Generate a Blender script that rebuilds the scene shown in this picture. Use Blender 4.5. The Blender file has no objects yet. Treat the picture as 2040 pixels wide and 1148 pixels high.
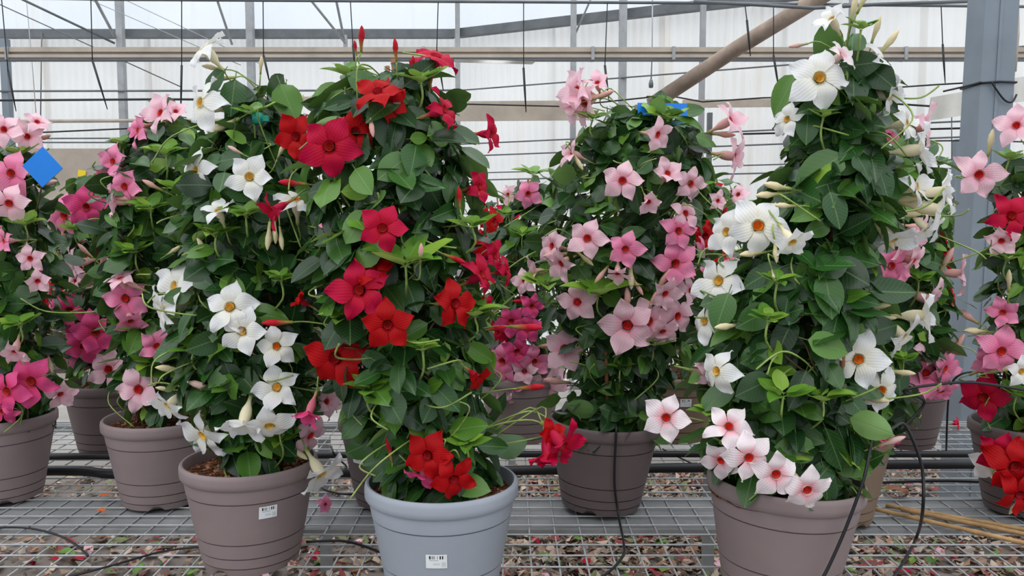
import bpy, math, random
import numpy as np
from mathutils import Vector, Matrix

R = random.Random(7)
PI = math.pi
scene = bpy.context.scene
COL = scene.collection

# ------------------------------------------------------------------ camera, sky, light, exposure
FPX = 1650.0
PITCH = math.atan((574 - 440) / FPX)
BENCH = 0.70
CAMZ = BENCH + 1.02
cam_d = bpy.data.cameras.new('camera')
cam_d.sensor_width = 36.0
cam_d.lens = FPX / 2040 * 36.0
cam_d.clip_end = 200
cam = bpy.data.objects.new('camera', cam_d)
COL.objects.link(cam)
cam.location = (0, 0, CAMZ)
cam.rotation_euler = (PI / 2 - PITCH, 0, 0)
scene.camera = cam
CAM_R = cam.rotation_euler.to_matrix()

world = bpy.data.worlds.new('overcast_sky')
scene.world = world
world.use_nodes = True
wn, wl = world.node_tree.nodes, world.node_tree.links
wn.clear()
w_out = wn.new('ShaderNodeOutputWorld')
w_bg = wn.new('ShaderNodeBackground')
w_tc = wn.new('ShaderNodeTexCoord')
w_sep = wn.new('ShaderNodeSeparateXYZ')
w_ramp = wn.new('ShaderNodeValToRGB')
wl.new(w_tc.outputs['Generated'], w_sep.inputs[0])
wl.new(w_sep.outputs['Z'], w_ramp.inputs[0])
wl.new(w_ramp.outputs[0], w_bg.inputs[0])
wl.new(w_bg.outputs[0], w_out.inputs[0])
w_ramp.color_ramp.elements[0].position = 0.0          # overcast: horizon paler, zenith about 2.5 x brighter
w_ramp.color_ramp.elements[0].color = (0.56, 0.61, 0.65, 1)
w_ramp.color_ramp.elements[1].position = 1.0
w_ramp.color_ramp.elements[1].color = (1.45, 1.50, 1.56, 1)
w_bg.inputs[1].default_value = 1.38

sun_d = bpy.data.lights.new('veiled_sun', 'SUN')
sun_d.energy = 0.7
sun_d.angle = math.radians(60)
sun_d.color = (1.0, 0.97, 0.93)
sun = bpy.data.objects.new('veiled_sun', sun_d)
COL.objects.link(sun)
sun.rotation_euler = (math.radians(32), math.radians(-14), 0)

vs = scene.view_settings
vs.view_transform = 'Standard'
vs.look = 'None'
vs.exposure = 0.0
vs.gamma = 1.0
vs.use_curve_mapping = False

# ------------------------------------------------------------------ helpers
def at(px, py, y):
    """point at forward distance y (world Y) that the photo's pixel px,py looks at"""
    d = CAM_R @ Vector(((px - 1020) / FPX, -(py - 574) / FPX, -1.0))
    return Vector((0, 0, CAMZ)) + d * (y / d.y)

def at_px(q):
    c = CAM_R.transposed() @ (Vector(q) - Vector((0, 0, CAMZ)))
    return 1020 + FPX * c.x / -c.z, 574 - FPX * c.y / -c.z

def lin(c):
    return tuple(((v / 255) / 12.92 if v / 255 <= 0.04045 else ((v / 255 + 0.055) / 1.055) ** 2.4) for v in c) + (1.0,)

def tag(o, label=None, cat=None, group=None, kind=None):
    if label: o['label'] = label
    if cat: o['category'] = cat
    if group: o['group'] = group
    if kind: o['kind'] = kind
    return o

def mesh(name, verts, faces, mats=(), fmat=None, smooth=True, uv=None):
    me = bpy.data.meshes.new(name)
    me.from_pydata([tuple(v) for v in verts], [], faces)
    for m in mats: me.materials.append(m)
    if fmat is not None: me.polygons.foreach_set('material_index', fmat)
    if smooth: me.polygons.foreach_set('use_smooth', [True] * len(me.polygons))
    if uv is not None:
        l = me.uv_layers.new(name='UVMap')
        idx = np.empty(len(me.loops), dtype=np.int32)
        me.loops.foreach_get('vertex_index', idx)
        l.data.foreach_set('uv', np.asarray(uv, dtype=np.float32)[idx].ravel())
    me.update()
    return me

def obj(name, data, parent=None, loc=None, mat=None):
    o = bpy.data.objects.new(name, data)
    COL.objects.link(o)
    if parent: o.parent = parent
    if loc is not None: o.location = loc
    if mat is not None: o.matrix_basis = mat
    return o

def box_vf(x0, x1, y0, y1, z0, z1):
    v = [(x0, y0, z0), (x1, y0, z0), (x1, y1, z0), (x0, y1, z0), (x0, y0, z1), (x1, y0, z1), (x1, y1, z1), (x0, y1, z1)]
    f = [(0, 3, 2, 1), (4, 5, 6, 7), (0, 1, 5, 4), (1, 2, 6, 5), (2, 3, 7, 6), (3, 0, 4, 7)]
    return v, f

def join(parts):
    V, F = [], []
    for v, f in parts:
        n = len(V)
        V += list(v)
        F += [tuple(i + n for i in q) for q in f]
    return V, F

def tube_vf(pts, rad, sides=6, cap=True):
    pts = [Vector(p) for p in pts]
    n = len(pts)
    if not hasattr(rad, '__len__'): rad = [rad] * n
    V, F = [], []
    up = None
    for i, p in enumerate(pts):
        t = (pts[min(i + 1, n - 1)] - pts[max(i - 1, 0)]).normalized()
        if up is None:
            up = Vector((0, 0, 1)) if abs(t.z) < 0.9 else Vector((1, 0, 0))
        a = (up - t * up.dot(t))
        a = a.normalized() if a.length > 1e-6 else t.orthogonal().normalized()
        up = a
        b = t.cross(a)
        for k in range(sides):
            g = 2 * PI * k / sides
            V.append(p + (a * math.cos(g) + b * math.sin(g)) * rad[i])
    for i in range(n - 1):
        for k in range(sides):
            k2 = (k + 1) % sides
            F.append((i * sides + k, i * sides + k2, (i + 1) * sides + k2, (i + 1) * sides + k))
    if cap:
        F.append(tuple(range(sides))[::-1])
        F.append(tuple((n - 1) * sides + k for k in range(sides)))
    return V, F

def spline(pts, per=6):
    pts = [Vector(p) for p in pts]
    out = []
    for i in range(len(pts) - 1):
        p0, p1, p2, p3 = pts[max(i - 1, 0)], pts[i], pts[i + 1], pts[min(i + 2, len(pts) - 1)]
        for k in range(per):
            t = k / per
            out.append(0.5 * ((2 * p1) + (p2 - p0) * t + (2 * p0 - 5 * p1 + 4 * p2 - p3) * t * t + (3 * p1 - p0 - 3 * p2 + p3) * t ** 3))
    out.append(pts[-1])
    return out

def lathe_vf(prof, n=40):
    V, F = [], []
    for (r, z) in prof:
        for k in range(n):
            a = 2 * PI * k / n
            V.append((r * math.cos(a), r * math.sin(a), z))
    for i in range(len(prof) - 1):
        for k in range(n):
            k2 = (k + 1) % n
            F.append((i * n + k, i * n + k2, (i + 1) * n + k2, (i + 1) * n + k))
    return V, F

def beam_vf(a, b, w, h, twist=0.0):
    """rectangular bar from a to b: w across (horizontal), h deep (vertical-ish)"""
    a, b = Vector(a), Vector(b)
    t = (b - a).normalized()
    ref = Vector((0, 0, 1)) if abs(t.z) < 0.9 else Vector((0, 1, 0))
    u = t.cross(ref).normalized()
    v = u.cross(t).normalized()
    V = [p + u * (su * w / 2) + v * (sv * h / 2) for p in (a, b) for su, sv in ((-1, -1), (1, -1), (1, 1), (-1, 1))]
    F = [(0, 1, 2, 3), (7, 6, 5, 4), (0, 4, 5, 1), (1, 5, 6, 2), (2, 6, 7, 3), (3, 7, 4, 0)]
    return V, F

# ------------------------------------------------------------------ materials
def new_mat(name):
    m = bpy.data.materials.new(name)
    m.use_nodes = True
    nt = m.node_tree
    for n in list(nt.nodes):
        if n.type != 'OUTPUT_MATERIAL': nt.nodes.remove(n)
    return m, nt, nt.nodes['Material Output']

def principled(nt, col=None, rough=0.5, metal=0.0, spec=0.5):
    p = nt.nodes.new('ShaderNodeBsdfPrincipled')
    if col: p.inputs['Base Color'].default_value = col
    p.inputs['Roughness'].default_value = rough
    p.inputs['Metallic'].default_value = metal
    p.inputs['Specular IOR Level'].default_value = spec
    return p

def mixcol(nt, fac, a, b, blend='MIX'):
    n = nt.nodes.new('ShaderNodeMix')
    n.data_type = 'RGBA'
    n.blend_type = blend
    for s, v in ((n.inputs[0], fac), (n.inputs[6], a), (n.inputs[7], b)):
        if hasattr(v, 'is_linked') or isinstance(v, bpy.types.NodeSocket): nt.links.new(v, s)
        else: s.default_value = v
    return n.outputs[2]

def math_n(nt, op, a, b=None, clamp=False):
    n = nt.nodes.new('ShaderNodeMath')
    n.operation = op
    n.use_clamp = clamp
    for s, v in ((n.inputs[0], a), (n.inputs[1], b)):
        if v is None: continue
        if isinstance(v, bpy.types.NodeSocket): nt.links.new(v, s)
        else: s.default_value = v
    return n.outputs[0]

def ramp(nt, fac, stops):
    n = nt.nodes.new('ShaderNodeValToRGB')
    e = n.color_ramp.elements
    while len(e) < len(stops): e.new(0.5)
    for el, (p, c) in zip(e, stops):
        el.position = p
        el.color = c
    nt.links.new(fac, n.inputs[0])
    return n.outputs[0]

def noise(nt, scale, detail=3, vec=None, rough=0.5):
    n = nt.nodes.new('ShaderNodeTexNoise')
    n.inputs['Scale'].default_value = scale
    n.inputs['Detail'].default_value = detail
    n.inputs['Roughness'].default_value = rough
    if vec is not None: nt.links.new(vec, n.inputs['Vector'])
    return n.outputs['Fac']

def objco(nt):
    return nt.nodes.new('ShaderNodeTexCoord').outputs['Object']

def geopos(nt):
    return nt.nodes.new('ShaderNodeNewGeometry').outputs['Position']

def bump(nt, h, strength, dist=0.01):
    b = nt.nodes.new('ShaderNodeBump')
    b.inputs['Strength'].default_value = strength
    b.inputs['Distance'].default_value = dist
    nt.links.new(h, b.inputs['Height'])
    return b.outputs[0]

def simple(name, rgb, rough=0.5, metal=0.0, var=0.12, scale=6.0, spec=0.4, bumpy=0.0):
    m, nt, out = new_mat(name)
    p = principled(nt, None, rough, metal, spec)
    c = lin(rgb)
    d = tuple(max(0, v * (1 - var * 2)) for v in c[:3]) + (1,)
    b = tuple(min(1, v * (1 + var)) for v in c[:3]) + (1,)
    f = noise(nt, scale, 4, geopos(nt), 0.6)
    nt.links.new(ramp(nt, f, [(0.3, d), (0.7, b)]), p.inputs['Base Color'])
    if bumpy: nt.links.new(bump(nt, noise(nt, scale * 12, 3, geopos(nt)), bumpy), p.inputs['Normal'])
    nt.links.new(p.outputs[0], out.inputs[0])
    return m

def leaf_mat(name, dark, mid, light, back, rough=0.36, island=False, trans=0.16):
    m, nt, out = new_mat(name)
    if island:
        rnd = nt.nodes.new('ShaderNodeNewGeometry').outputs['Random Per Island']
    else:
        rnd = nt.nodes.new('ShaderNodeObjectInfo').outputs['Random']
    base = ramp(nt, rnd, [(0.0, lin(dark)), (0.55, lin(mid)), (1.0, lin(light))])
    uv = nt.nodes.new('ShaderNodeUVMap').outputs[0]
    sp = nt.nodes.new('ShaderNodeSeparateXYZ')
    nt.links.new(uv, sp.inputs[0])
    ax = math_n(nt, 'ABSOLUTE', sp.outputs[0])
    mid_m = math_n(nt, 'SUBTRACT', 1.0, math_n(nt, 'DIVIDE', ax, 0.022), True)
    # side veins slanting towards the tip
    w = math_n(nt, 'SINE', math_n(nt, 'MULTIPLY', math_n(nt, 'SUBTRACT', sp.outputs[1], math_n(nt, 'MULTIPLY', ax, 0.8)), 62.0))
    vein = math_n(nt, 'MULTIPLY', math_n(nt, 'GREATER_THAN', w, 0.90), 0.20)
    veins = math_n(nt, 'MAXIMUM', math_n(nt, 'MULTIPLY', mid_m, 0.7), vein, True)
    c = mixcol(nt, veins, base, lin(back))
    blot = noise(nt, 9.0, 3, geopos(nt))
    c = mixcol(nt, math_n(nt, 'MULTIPLY', blot, 0.35), c, lin(tuple(v * 0.72 for v in mid)))
    bf = nt.nodes.new('ShaderNodeNewGeometry').outputs['Backfacing']
    c = mixcol(nt, bf, c, lin(back))
    p = principled(nt, None, rough, 0, 0.42)
    nt.links.new(c, p.inputs['Base Color'])
    nt.links.new(bump(nt, veins, 0.35, 0.002), p.inputs['Normal'])
    t = nt.nodes.new('ShaderNodeBsdfTranslucent')
    tc = mixcol(nt, 0.5, c, lin((120, 160, 50)))
    nt.links.new(tc, t.inputs[0])
    mx = nt.nodes.new('ShaderNodeMixShader')
    mx.inputs[0].default_value = trans
    nt.links.new(p.outputs[0], mx.inputs[1])
    nt.links.new(t.outputs[0], mx.inputs[2])
    nt.links.new(mx.outputs[0], out.inputs[0])
    return m

M = {}
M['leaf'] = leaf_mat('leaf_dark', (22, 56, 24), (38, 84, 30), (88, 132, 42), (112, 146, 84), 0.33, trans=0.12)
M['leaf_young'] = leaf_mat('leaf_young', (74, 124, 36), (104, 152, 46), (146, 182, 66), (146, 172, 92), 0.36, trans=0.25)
M['leaf_inner_shaded'] = leaf_mat('leaf_inner_shaded', (16, 42, 18), (26, 60, 24), (54, 94, 34), (86, 120, 64), 0.35, island=True, trans=0.08)  # darker greens than the outer leaves: shade inside the plant put into the colour
M['leaf_pale'] = leaf_mat('leaf_variegated', (120, 140, 110), (190, 198, 180), (225, 228, 215), (200, 205, 190), island=True)

def petal_mat(name, tip, base, start=0.05, end=0.5, trans=0.3, rough=0.55):
    m, nt, out = new_mat(name)
    uv = nt.nodes.new('ShaderNodeUVMap').outputs[0]
    sp = nt.nodes.new('ShaderNodeSeparateXYZ')
    nt.links.new(uv, sp.inputs[0])
    c = ramp(nt, sp.outputs[1], [(start, lin(base)), (end, lin(tip))])
    rnd = nt.nodes.new('ShaderNodeObjectInfo').outputs['Random']
    c = mixcol(nt, math_n(nt, 'MULTIPLY', rnd, 0.28), c, lin(tuple(v * 0.85 for v in tip)))
    w = math_n(nt, 'SINE', math_n(nt, 'MULTIPLY', sp.outputs[0], 70.0))
    c = mixcol(nt, math_n(nt, 'MULTIPLY', math_n(nt, 'GREATER_THAN', w, 0.8), 0.12), c, lin(base))
    p = principled(nt, None, rough, 0, 0.15)
    nt.links.new(c, p.inputs['Base Color'])
    nt.links.new(bump(nt, w, 0.15, 0.002), p.inputs['Normal'])
    t = nt.nodes.new('ShaderNodeBsdfTranslucent')
    nt.links.new(c, t.inputs[0])
    mx = nt.nodes.new('ShaderNodeMixShader')
    mx.inputs[0].default_value = trans
    nt.links.new(p.outputs[0], mx.inputs[1])
    nt.links.new(t.outputs[0], mx.inputs[2])
    nt.links.new(mx.outputs[0], out.inputs[0])
    return m

#            petal tip         petal base        tube             throat            bud tip
FL = {'w': ((238, 238, 240), (240, 236, 222), (232, 222, 190), (226, 178, 70), (222, 208, 168)),
      'o': ((238, 238, 240), (240, 234, 215), (232, 222, 190), (222, 120, 20), (222, 208, 168)),
      'W': ((244, 232, 236), (236, 150, 165), (232, 205, 195), (205, 40, 28), (226, 190, 180)),
      'l': ((246, 204, 216), (236, 156, 178), (228, 176, 170), (205, 36, 36), (222, 170, 160)),
      'p': ((234, 146, 180), (220, 96, 138), (224, 160, 165), (205, 44, 36), (220, 140, 145)),
      'h': ((224, 84, 142), (208, 48, 98), (212, 110, 130), (190, 40, 30), (205, 60, 95)),
      'm': ((186, 8, 60), (178, 8, 34), (190, 26, 66), (176, 30, 18), (190, 24, 50)),
      'r': ((174, 4, 12), (166, 4, 10), (178, 16, 46), (156, 8, 8), (186, 26, 40))}
for k, (tip, base, tube, thr, bud) in FL.items():
    M['petal_' + k] = petal_mat('petal_' + k, tip, base, 0.02, 0.38 if k in 'Wl' else 0.6, 0.30 if k in 'woWl' else 0.2)
    M['tube_' + k] = petal_mat('tube_' + k, tube, (176, 176, 92), 0.0, 0.45, 0.2)
    M['throat_' + k] = simple('throat_' + k, thr, 0.6, 0, 0.25, 90.0)
    M['bud_' + k] = petal_mat('bud_' + k, bud, (150, 160, 78), 0.05, 0.55, 0.15)
M['stem'] = simple('stem_green', (138, 160, 82), 0.5, 0, 0.25, 25.0)
M['stem_brown'] = simple('stem_brown', (98, 78, 56), 0.7, 0, 0.25, 25.0)
M['stake'] = simple('stake_wood', (140, 92, 60), 0.7, 0, 0.2, 30.0, bumpy=0.2)
M['pot'] = simple('pot_taupe', (134, 118, 118), 0.55, 0, 0.05, 5.0, 0.35)
M['pot_dark'] = simple('pot_brown_grey', (104, 90, 90), 0.55, 0, 0.05, 5.0, 0.35)
M['pot_tan'] = simple('pot_tan', (128, 108, 92), 0.55, 0, 0.05, 5.0, 0.35)
M['pot_pale'] = simple('pot_pale_grey', (152, 158, 168), 0.5, 0, 0.04, 5.0, 0.35)
M['pot_white'] = simple('pot_cream', (206, 208, 196), 0.5, 0, 0.04, 5.0, 0.35)
M['steel'] = simple('galvanised_steel', (176, 178, 180), 0.42, 0.35, 0.10, 18.0)
M['steel_grey'] = simple('grey_steel', (160, 162, 165), 0.5, 0.2, 0.10, 9.0)
M['bench_steel'] = simple('grey_bench_steel', (134, 135, 136), 0.6, 0.1, 0.12, 8.0)  # darker, rougher grey than the frame steel
M['steel_blue'] = simple('painted_blue_grey_steel', (124, 134, 144), 0.5, 0.1, 0.06, 4.0)
M['steel_dull'] = simple('dull_dark_steel', (104, 108, 112), 0.55, 0.1, 0.12, 7.0)
M['alu'] = simple('weathered_beige_aluminium', (178, 166, 152), 0.5, 0.1, 0.10, 5.0)
M['rust'] = simple('weathered_brown_pipe', (150, 132, 118), 0.65, 0.1, 0.22, 7.0)
M['black'] = simple('black_plastic', (26, 26, 30), 0.45, 0, 0.15, 12.0)
M['cane'] = simple('bamboo_cane', (178, 142, 96), 0.6, 0, 0.2, 20.0)
M['dry'] = simple('dry_brown', (140, 92, 62), 0.8, 0, 0.3, 40.0)
M['orange'] = simple('dry_orange', (205, 104, 48), 0.7, 0, 0.25, 60.0)
M['blue_card'] = simple('blue_card', (10, 120, 214), 0.45, 0, 0.03, 10.0)
M['yellow_card'] = simple('yellow_card', (226, 196, 30), 0.45, 0, 0.05, 10.0)
M['teal'] = simple('teal_clip', (12, 128, 108), 0.4, 0, 0.05, 10.0)
M['cloth'] = simple('pale_cloth', (205, 202, 196), 0.9, 0, 0.06, 6.0)
M['kick'] = simple('grey_brown_panel', (168, 156, 144), 0.8, 0, 0.10, 3.0)
M['white'] = simple('white_plastic', (222, 222, 222), 0.5, 0, 0.04, 8.0)

def soil_mat():
    m, nt, out = new_mat('coir_soil')
    pos = geopos(nt)
    f = noise(nt, 130.0, 5, pos, 0.7)
    p = principled(nt, None, 0.9, 0, 0.15)
    nt.links.new(ramp(nt, f, [(0.25, lin(s)) if False else (t, lin(s)) for t, s in ((0.3, (52, 32, 24)), (0.5, (112, 70, 48)), (0.75, (158, 108, 78)))]), p.inputs['Base Color'])
    nt.links.new(bump(nt, f, 0.8, 0.01), p.inputs['Normal'])
    nt.links.new(p.outputs[0], out.inputs[0])
    return m
M['soil'] = soil_mat()
def chip_mat(name, stops):
    m, nt, out = new_mat(name)
    rnd = nt.nodes.new('ShaderNodeNewGeometry').outputs['Random Per Island']
    p = principled(nt, None, 0.8, 0, 0.2)
    r = ramp(nt, rnd, [(i / len(stops), lin(c)) for i, c in enumerate(stops)])
    r.node.color_ramp.interpolation = 'CONSTANT'
    nt.links.new(r, p.inputs['Base Color'])
    nt.links.new(p.outputs[0], out.inputs[0])
    return m
M['chip'] = chip_mat('coir_chips', [(150, 100, 74), (110, 66, 44), (176, 130, 98), (84, 52, 38)])
M['litter'] = chip_mat('leaf_litter', [(146, 122, 106), (110, 88, 74), (172, 150, 132), (92, 74, 64), (186, 168, 150), (112, 122, 84), (140, 66, 70), (104, 92, 82), (150, 118, 98), (128, 120, 112), (160, 148, 138)])

def floor_mat():
    m, nt, out = new_mat('concrete_floor')
    pos = geopos(nt)
    f = noise(nt, 1.6, 5, pos, 0.6)
    g = noise(nt, 40.0, 4, pos, 0.6)
    c = ramp(nt, f, [(0.3, lin((150, 146, 142))), (0.7, lin((186, 184, 180)))])
    c = mixcol(nt, math_n(nt, 'MULTIPLY', g, 0.4), c, lin((120, 112, 106)))
    spy = nt.nodes.new('ShaderNodeSeparateXYZ')
    nt.links.new(pos, spy.inputs[0])
    dirt = math_n(nt, 'SUBTRACT', math_n(nt, 'ADD', 5.6, math_n(nt, 'MULTIPLY', f, 1.2)), spy.outputs[1], True)   # dirt trodden under the near bench
    c = mixcol(nt, math_n(nt, 'MULTIPLY', dirt, 0.85), c, lin((104, 92, 84)))
    p = principled(nt, None, 0.85, 0, 0.2)
    nt.links.new(c, p.inputs['Base Color'])
    nt.links.new(bump(nt, g, 0.3), p.inputs['Normal'])
    nt.links.new(p.outputs[0], out.inputs[0])
    return m
M['floor'] = floor_mat()

def sheet_mat(name, rgb, trans, clear=0.0):
    """translucent greenhouse cladding: daylight passes through it diffusely"""
    m, nt, out = new_mat(name)
    pos = geopos(nt)
    f = noise(nt, 0.9, 4, pos, 0.6)
    c = ramp(nt, f, [(0.3, lin(tuple(v * 0.95 for v in rgb))), (0.7, lin(rgb))])
    mp = nt.nodes.new('ShaderNodeMapping')
    mp.inputs['Scale'].default_value = (2.6, 2.6, 0.12)
    nt.links.new(pos, mp.inputs[0])
    st = noise(nt, 1.6, 5, mp.outputs[0], 0.7)                      # rain-borne dirt streaks
    c = mixcol(nt, math_n(nt, 'MULTIPLY', math_n(nt, 'SUBTRACT', st, 0.56, True), 3.0, True), c, lin((214, 196, 172)))
    p = principled(nt, None, 0.45, 0, 0.3)
    nt.links.new(c, p.inputs['Base Color'])
    t = nt.nodes.new('ShaderNodeBsdfTranslucent')
    nt.links.new(c, t.inputs[0])
    mx = nt.nodes.new('ShaderNodeMixShader')
    mx.inputs[0].default_value = trans
    nt.links.new(p.outputs[0], mx.inputs[1])
    nt.links.new(t.outputs[0], mx.inputs[2])
    sh = mx.outputs[0]
    if clear:
        tr = nt.nodes.new('ShaderNodeBsdfTransparent')
        m2 = nt.nodes.new('ShaderNodeMixShader')
        m2.inputs[0].default_value = clear
        nt.links.new(sh, m2.inputs[1])
        nt.links.new(tr.outputs[0], m2.inputs[2])
        sh = m2.outputs[0]
    nt.links.new(sh, out.inputs[0])
    return m
M['sheet'] = sheet_mat('corrugated_polycarbonate', (244, 243, 241), 0.6)
M['film'] = sheet_mat('clear_roof_film', (240, 245, 250), 0.6, 0.6)

def sticker_mat():
    m, nt, out = new_mat('printed_price_label')
    uv = nt.nodes.new('ShaderNodeUVMap').outputs[0]
    sp = nt.nodes.new('ShaderNodeSeparateXYZ')
    nt.links.new(uv, sp.inputs[0])
    u, v = sp.outputs[0], sp.outputs[1]
    def inside(x, a, b):
        return math_n(nt, 'MULTIPLY', math_n(nt, 'GREATER_THAN', x, a), math_n(nt, 'LESS_THAN', x, b))
    wn_ = nt.nodes.new('ShaderNodeTexWhiteNoise')
    wn_.noise_dimensions = '1D'
    nt.links.new(math_n(nt, 'FLOOR', math_n(nt, 'MULTIPLY', u, 46.0)), wn_.inputs['W'])
    bars = math_n(nt, 'MULTIPLY', math_n(nt, 'GREATER_THAN', wn_.outputs['Value'], 0.48), math_n(nt, 'MULTIPLY', inside(u, 0.16, 0.92), inside(v, 0.66, 0.90)))
    lines = math_n(nt, 'GREATER_THAN', math_n(nt, 'FRACT', math_n(nt, 'MULTIPLY', v, 11.0)), 0.55)
    lines = math_n(nt, 'MULTIPLY', lines, math_n(nt, 'MULTIPLY', inside(u, 0.74, 0.94), inside(v, 0.08, 0.44)))
    line2 = math_n(nt, 'MULTIPLY', inside(u, 0.18, 0.6), inside(v, 0.54, 0.59))
    line3 = math_n(nt, 'MULTIPLY', inside(u, 0.34, 0.66), inside(v, 0.22, 0.38))
    ink = math_n(nt, 'ADD', bars, math_n(nt, 'MULTIPLY', math_n(nt, 'ADD', math_n(nt, 'ADD', lines, line2), math_n(nt, 'MULTIPLY', line3, 0.4)), 0.5), True)
    c = mixcol(nt, ink, lin((226, 230, 232)), lin((40, 40, 46)))
    p = principled(nt, None, 0.4, 0, 0.4)
    nt.links.new(c, p.inputs['Base Color'])
    nt.links.new(p.outputs[0], out.inputs[0])
    return m
M['sticker'] = sticker_mat()

# ------------------------------------------------------------------ setting: floor
v, f = box_vf(-9, 9, -3, 14, -0.12, 0.0)
tag(obj('floor', mesh('floor', v, f, [M['floor']], smooth=False)), 'pale concrete greenhouse floor under the benches', kind='structure')

# ------------------------------------------------------------------ setting: walls of corrugated sheet, film above the gutter
WY = 9.0                       # the far wall's distance; at the kink it turns towards us on the right
KX = at(905, 72, WY).x
KINK = Vector((KX, WY, 0))
GUT_Z = at(905, 72, WY).z
RB = at(2150, 72, 6.55)        # where the right-hand stretch of the wall runs to
RIGHT_END = Vector((RB.x, RB.y, 0))
SHEET_TOP = GUT_Z - 0.02

def corrugated(L, z0, z1, period=0.076, amp=0.011):
    n = max(8, int(L / period * 6))
    V, F = [], []
    for i in range(n + 1):
        x = L * i / n
        y = amp * math.cos(2 * PI * x / period)
        V += [(x, y, z0), (x, y, z1)]
    for i in range(n):
        F.append((2 * i, 2 * i + 2, 2 * i + 3, 2 * i + 1))
    return V, F

def wall(name, a, b, z0, z1, ztop, label):
    a, b = Vector(a), Vector(b)
    d = b - a
    L = d.length
    rz = math.atan2(d.y, d.x)
    root = obj(name, None, None, a)
    root.rotation_euler.z = rz
    tag(root, label, kind='structure')
    n = round(L / 1.05)
    w = L / n
    vv, ff = corrugated(w + 0.06, z0, z1)
    me = mesh('panel', vv, ff, [M['sheet']])
    for i in range(n):
        obj('panel', me, root, (i * w, 0.012 * (i % 2), 0))
    m2 = max(2, round(L / 1.6))
    fw = L / m2
    v2, f2 = box_vf(0.0, fw, -0.002, 0.002, z1 + 0.09, ztop)
    me2 = mesh('film_pane', v2, f2, [M['film']], smooth=False)
    for i in range(m2):
        obj('film_pane', me2, root, (i * fw, 0.03, 0))
    return root

wall('wall_back', (-7.2, WY, 0), KINK, 0.02, SHEET_TOP, 5.2, 'translucent corrugated far wall with clear film above the gutter')
wall('wall_right', KINK, RIGHT_END, 0.02, SHEET_TOP, 5.2, 'translucent corrugated wall on the right, slanting towards the viewer')

# gutter along the top of the sheets (left level, right stretch runs nearer)
def bar_obj(name, a, b, w, h, m, label, cat, group=None, parent=None):
    v, f = beam_vf(a, b, w, h)
    o = obj(name, mesh(name, v, f, [M[m]], smooth=False), parent)
    if label: tag(o, label, cat, group)
    return o
off = Vector((0, -0.10, 0))
bar_obj('gutter_beam', Vector((-7.2, WY, GUT_Z)) + off, KINK + Vector((0, 0, GUT_Z)) + off, 0.09, 0.085, 'steel_dull',
        'grey steel gutter beam running level along the far wall on the left', 'beam')
bar_obj('gutter_beam', KINK + Vector((0, 0, GUT_Z)) + off, RIGHT_END + Vector((0, 0, GUT_Z)) + off, 0.09, 0.085, 'steel_dull',
        'grey steel gutter beam rising to the right along the slanting wall', 'beam')

# wall posts: pixel x at top and bottom, pixel width, distance
def post(x, wpx, y, mat, label, ytop=-40, ybot=None, x2=None, group=None, name='wall_post'):
    a = at(x, ytop, y)
    w = wpx * y / FPX
    zb = 0.0 if ybot is None else at(x, ybot, y).z
    xb = a.x if x2 is None else at(x2, 260, y).x
    b = Vector((xb, y, zb))
    return bar_obj(name, Vector((a.x, y, a.z)), b, w, w * 1.2, mat, label, 'post', group)
def wy_at(px):
    """the right wall's distance below pixel column px"""
    return 1.0 / (1 / WY + (px - 905) * 3.34e-5)
post(9, 13, WY - 0.25, 'steel_blue', 'slim blue-grey wall post at the far left edge', 78)
post(236, 12, WY - 0.25, 'steel_grey', 'grey wall post behind the leftmost pink plants')
post(496, 13, WY - 0.25, 'steel_grey', 'pale grey wall post rising behind the white flowered plant')
post(688, 7, WY - 0.22, 'steel_grey', 'thin grey wall post behind the top of the red flowered plant', 70)
post(911, 9, WY - 0.22, 'steel_grey', 'grey wall post at the bend of the far wall')
post(1143, 11, wy_at(1143) - 0.22, 'steel_grey', 'grey wall post left of the blue card on the light pink plant')
post(1242, 14, wy_at(1242) - 0.25, 'steel_grey', 'wider grey wall post above the light pink plant')
post(1402, 10, wy_at(1402) - 0.22, 'steel_grey', 'grey wall post just right of the light pink plant')
post(1700, 10, wy_at(1700) - 0.22, 'steel_grey', 'grey wall post behind the top of the tall white plant')
post(1908, 13, 6.3, 'steel_blue', 'short blue-grey post close left of the big steel column', 278)
post(1414, 9, 7.2, 'steel_dull', 'short dark post standing beside the light pink plant', 225)

# horizontal rails and wires on the walls
def rail(pts, px, y, mat, label, sides=6, name='wall_wire', cat='wire'):
    P = [at(p[0], p[1], p[2] if len(p) > 2 else y) for p in pts]
    v, f = tube_vf(P, px * y / FPX / 2, sides)
    return tag(obj(name, mesh(name, v, f, [M[mat]])), label, cat)
rail([(-120, 182), (330, 181), (905, 180)], 4, WY - 0.3, 'steel_dull', 'topmost straight wire on the far wall at the left')
rail([(-120, 201), (300, 198), (365, 198), (560, 200)], 4.5, WY - 0.6, 'black', 'dark wire second from top on the far wall at the left')
rail([(-120, 243), (330, 240), (700, 239)], 7, WY - 0.4, 'alu', 'thick beige rail across the far wall at the left', name='wall_rail', cat='rail')
rail([(80, 264), (260, 256), (520, 250)], 3.2, WY - 0.7, 'black', 'dark wire sloping slightly above the grey-brown panel')
rail([(80, 276), (420, 275), (905, 275)], 3, WY - 0.5, 'steel_dull', 'thin wire just above the grey-brown panel, upper of two')
rail([(80, 284), (420, 284), (905, 285)], 3, WY - 0.5, 'steel_dull', 'thin wire just above the grey-brown panel, lower of two')
def rrail(y0, x0, x1, px, mat, label, gap=0.3):
    pts = []
    for i in range(4):
        x = x0 + (x1 - x0) * i / 3
        yy = wy_at(x)
        pts.append((x, 440 - (440 - y0) * (WY / yy), yy - gap))
    rail(pts, px, 8.0, mat, label)
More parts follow.
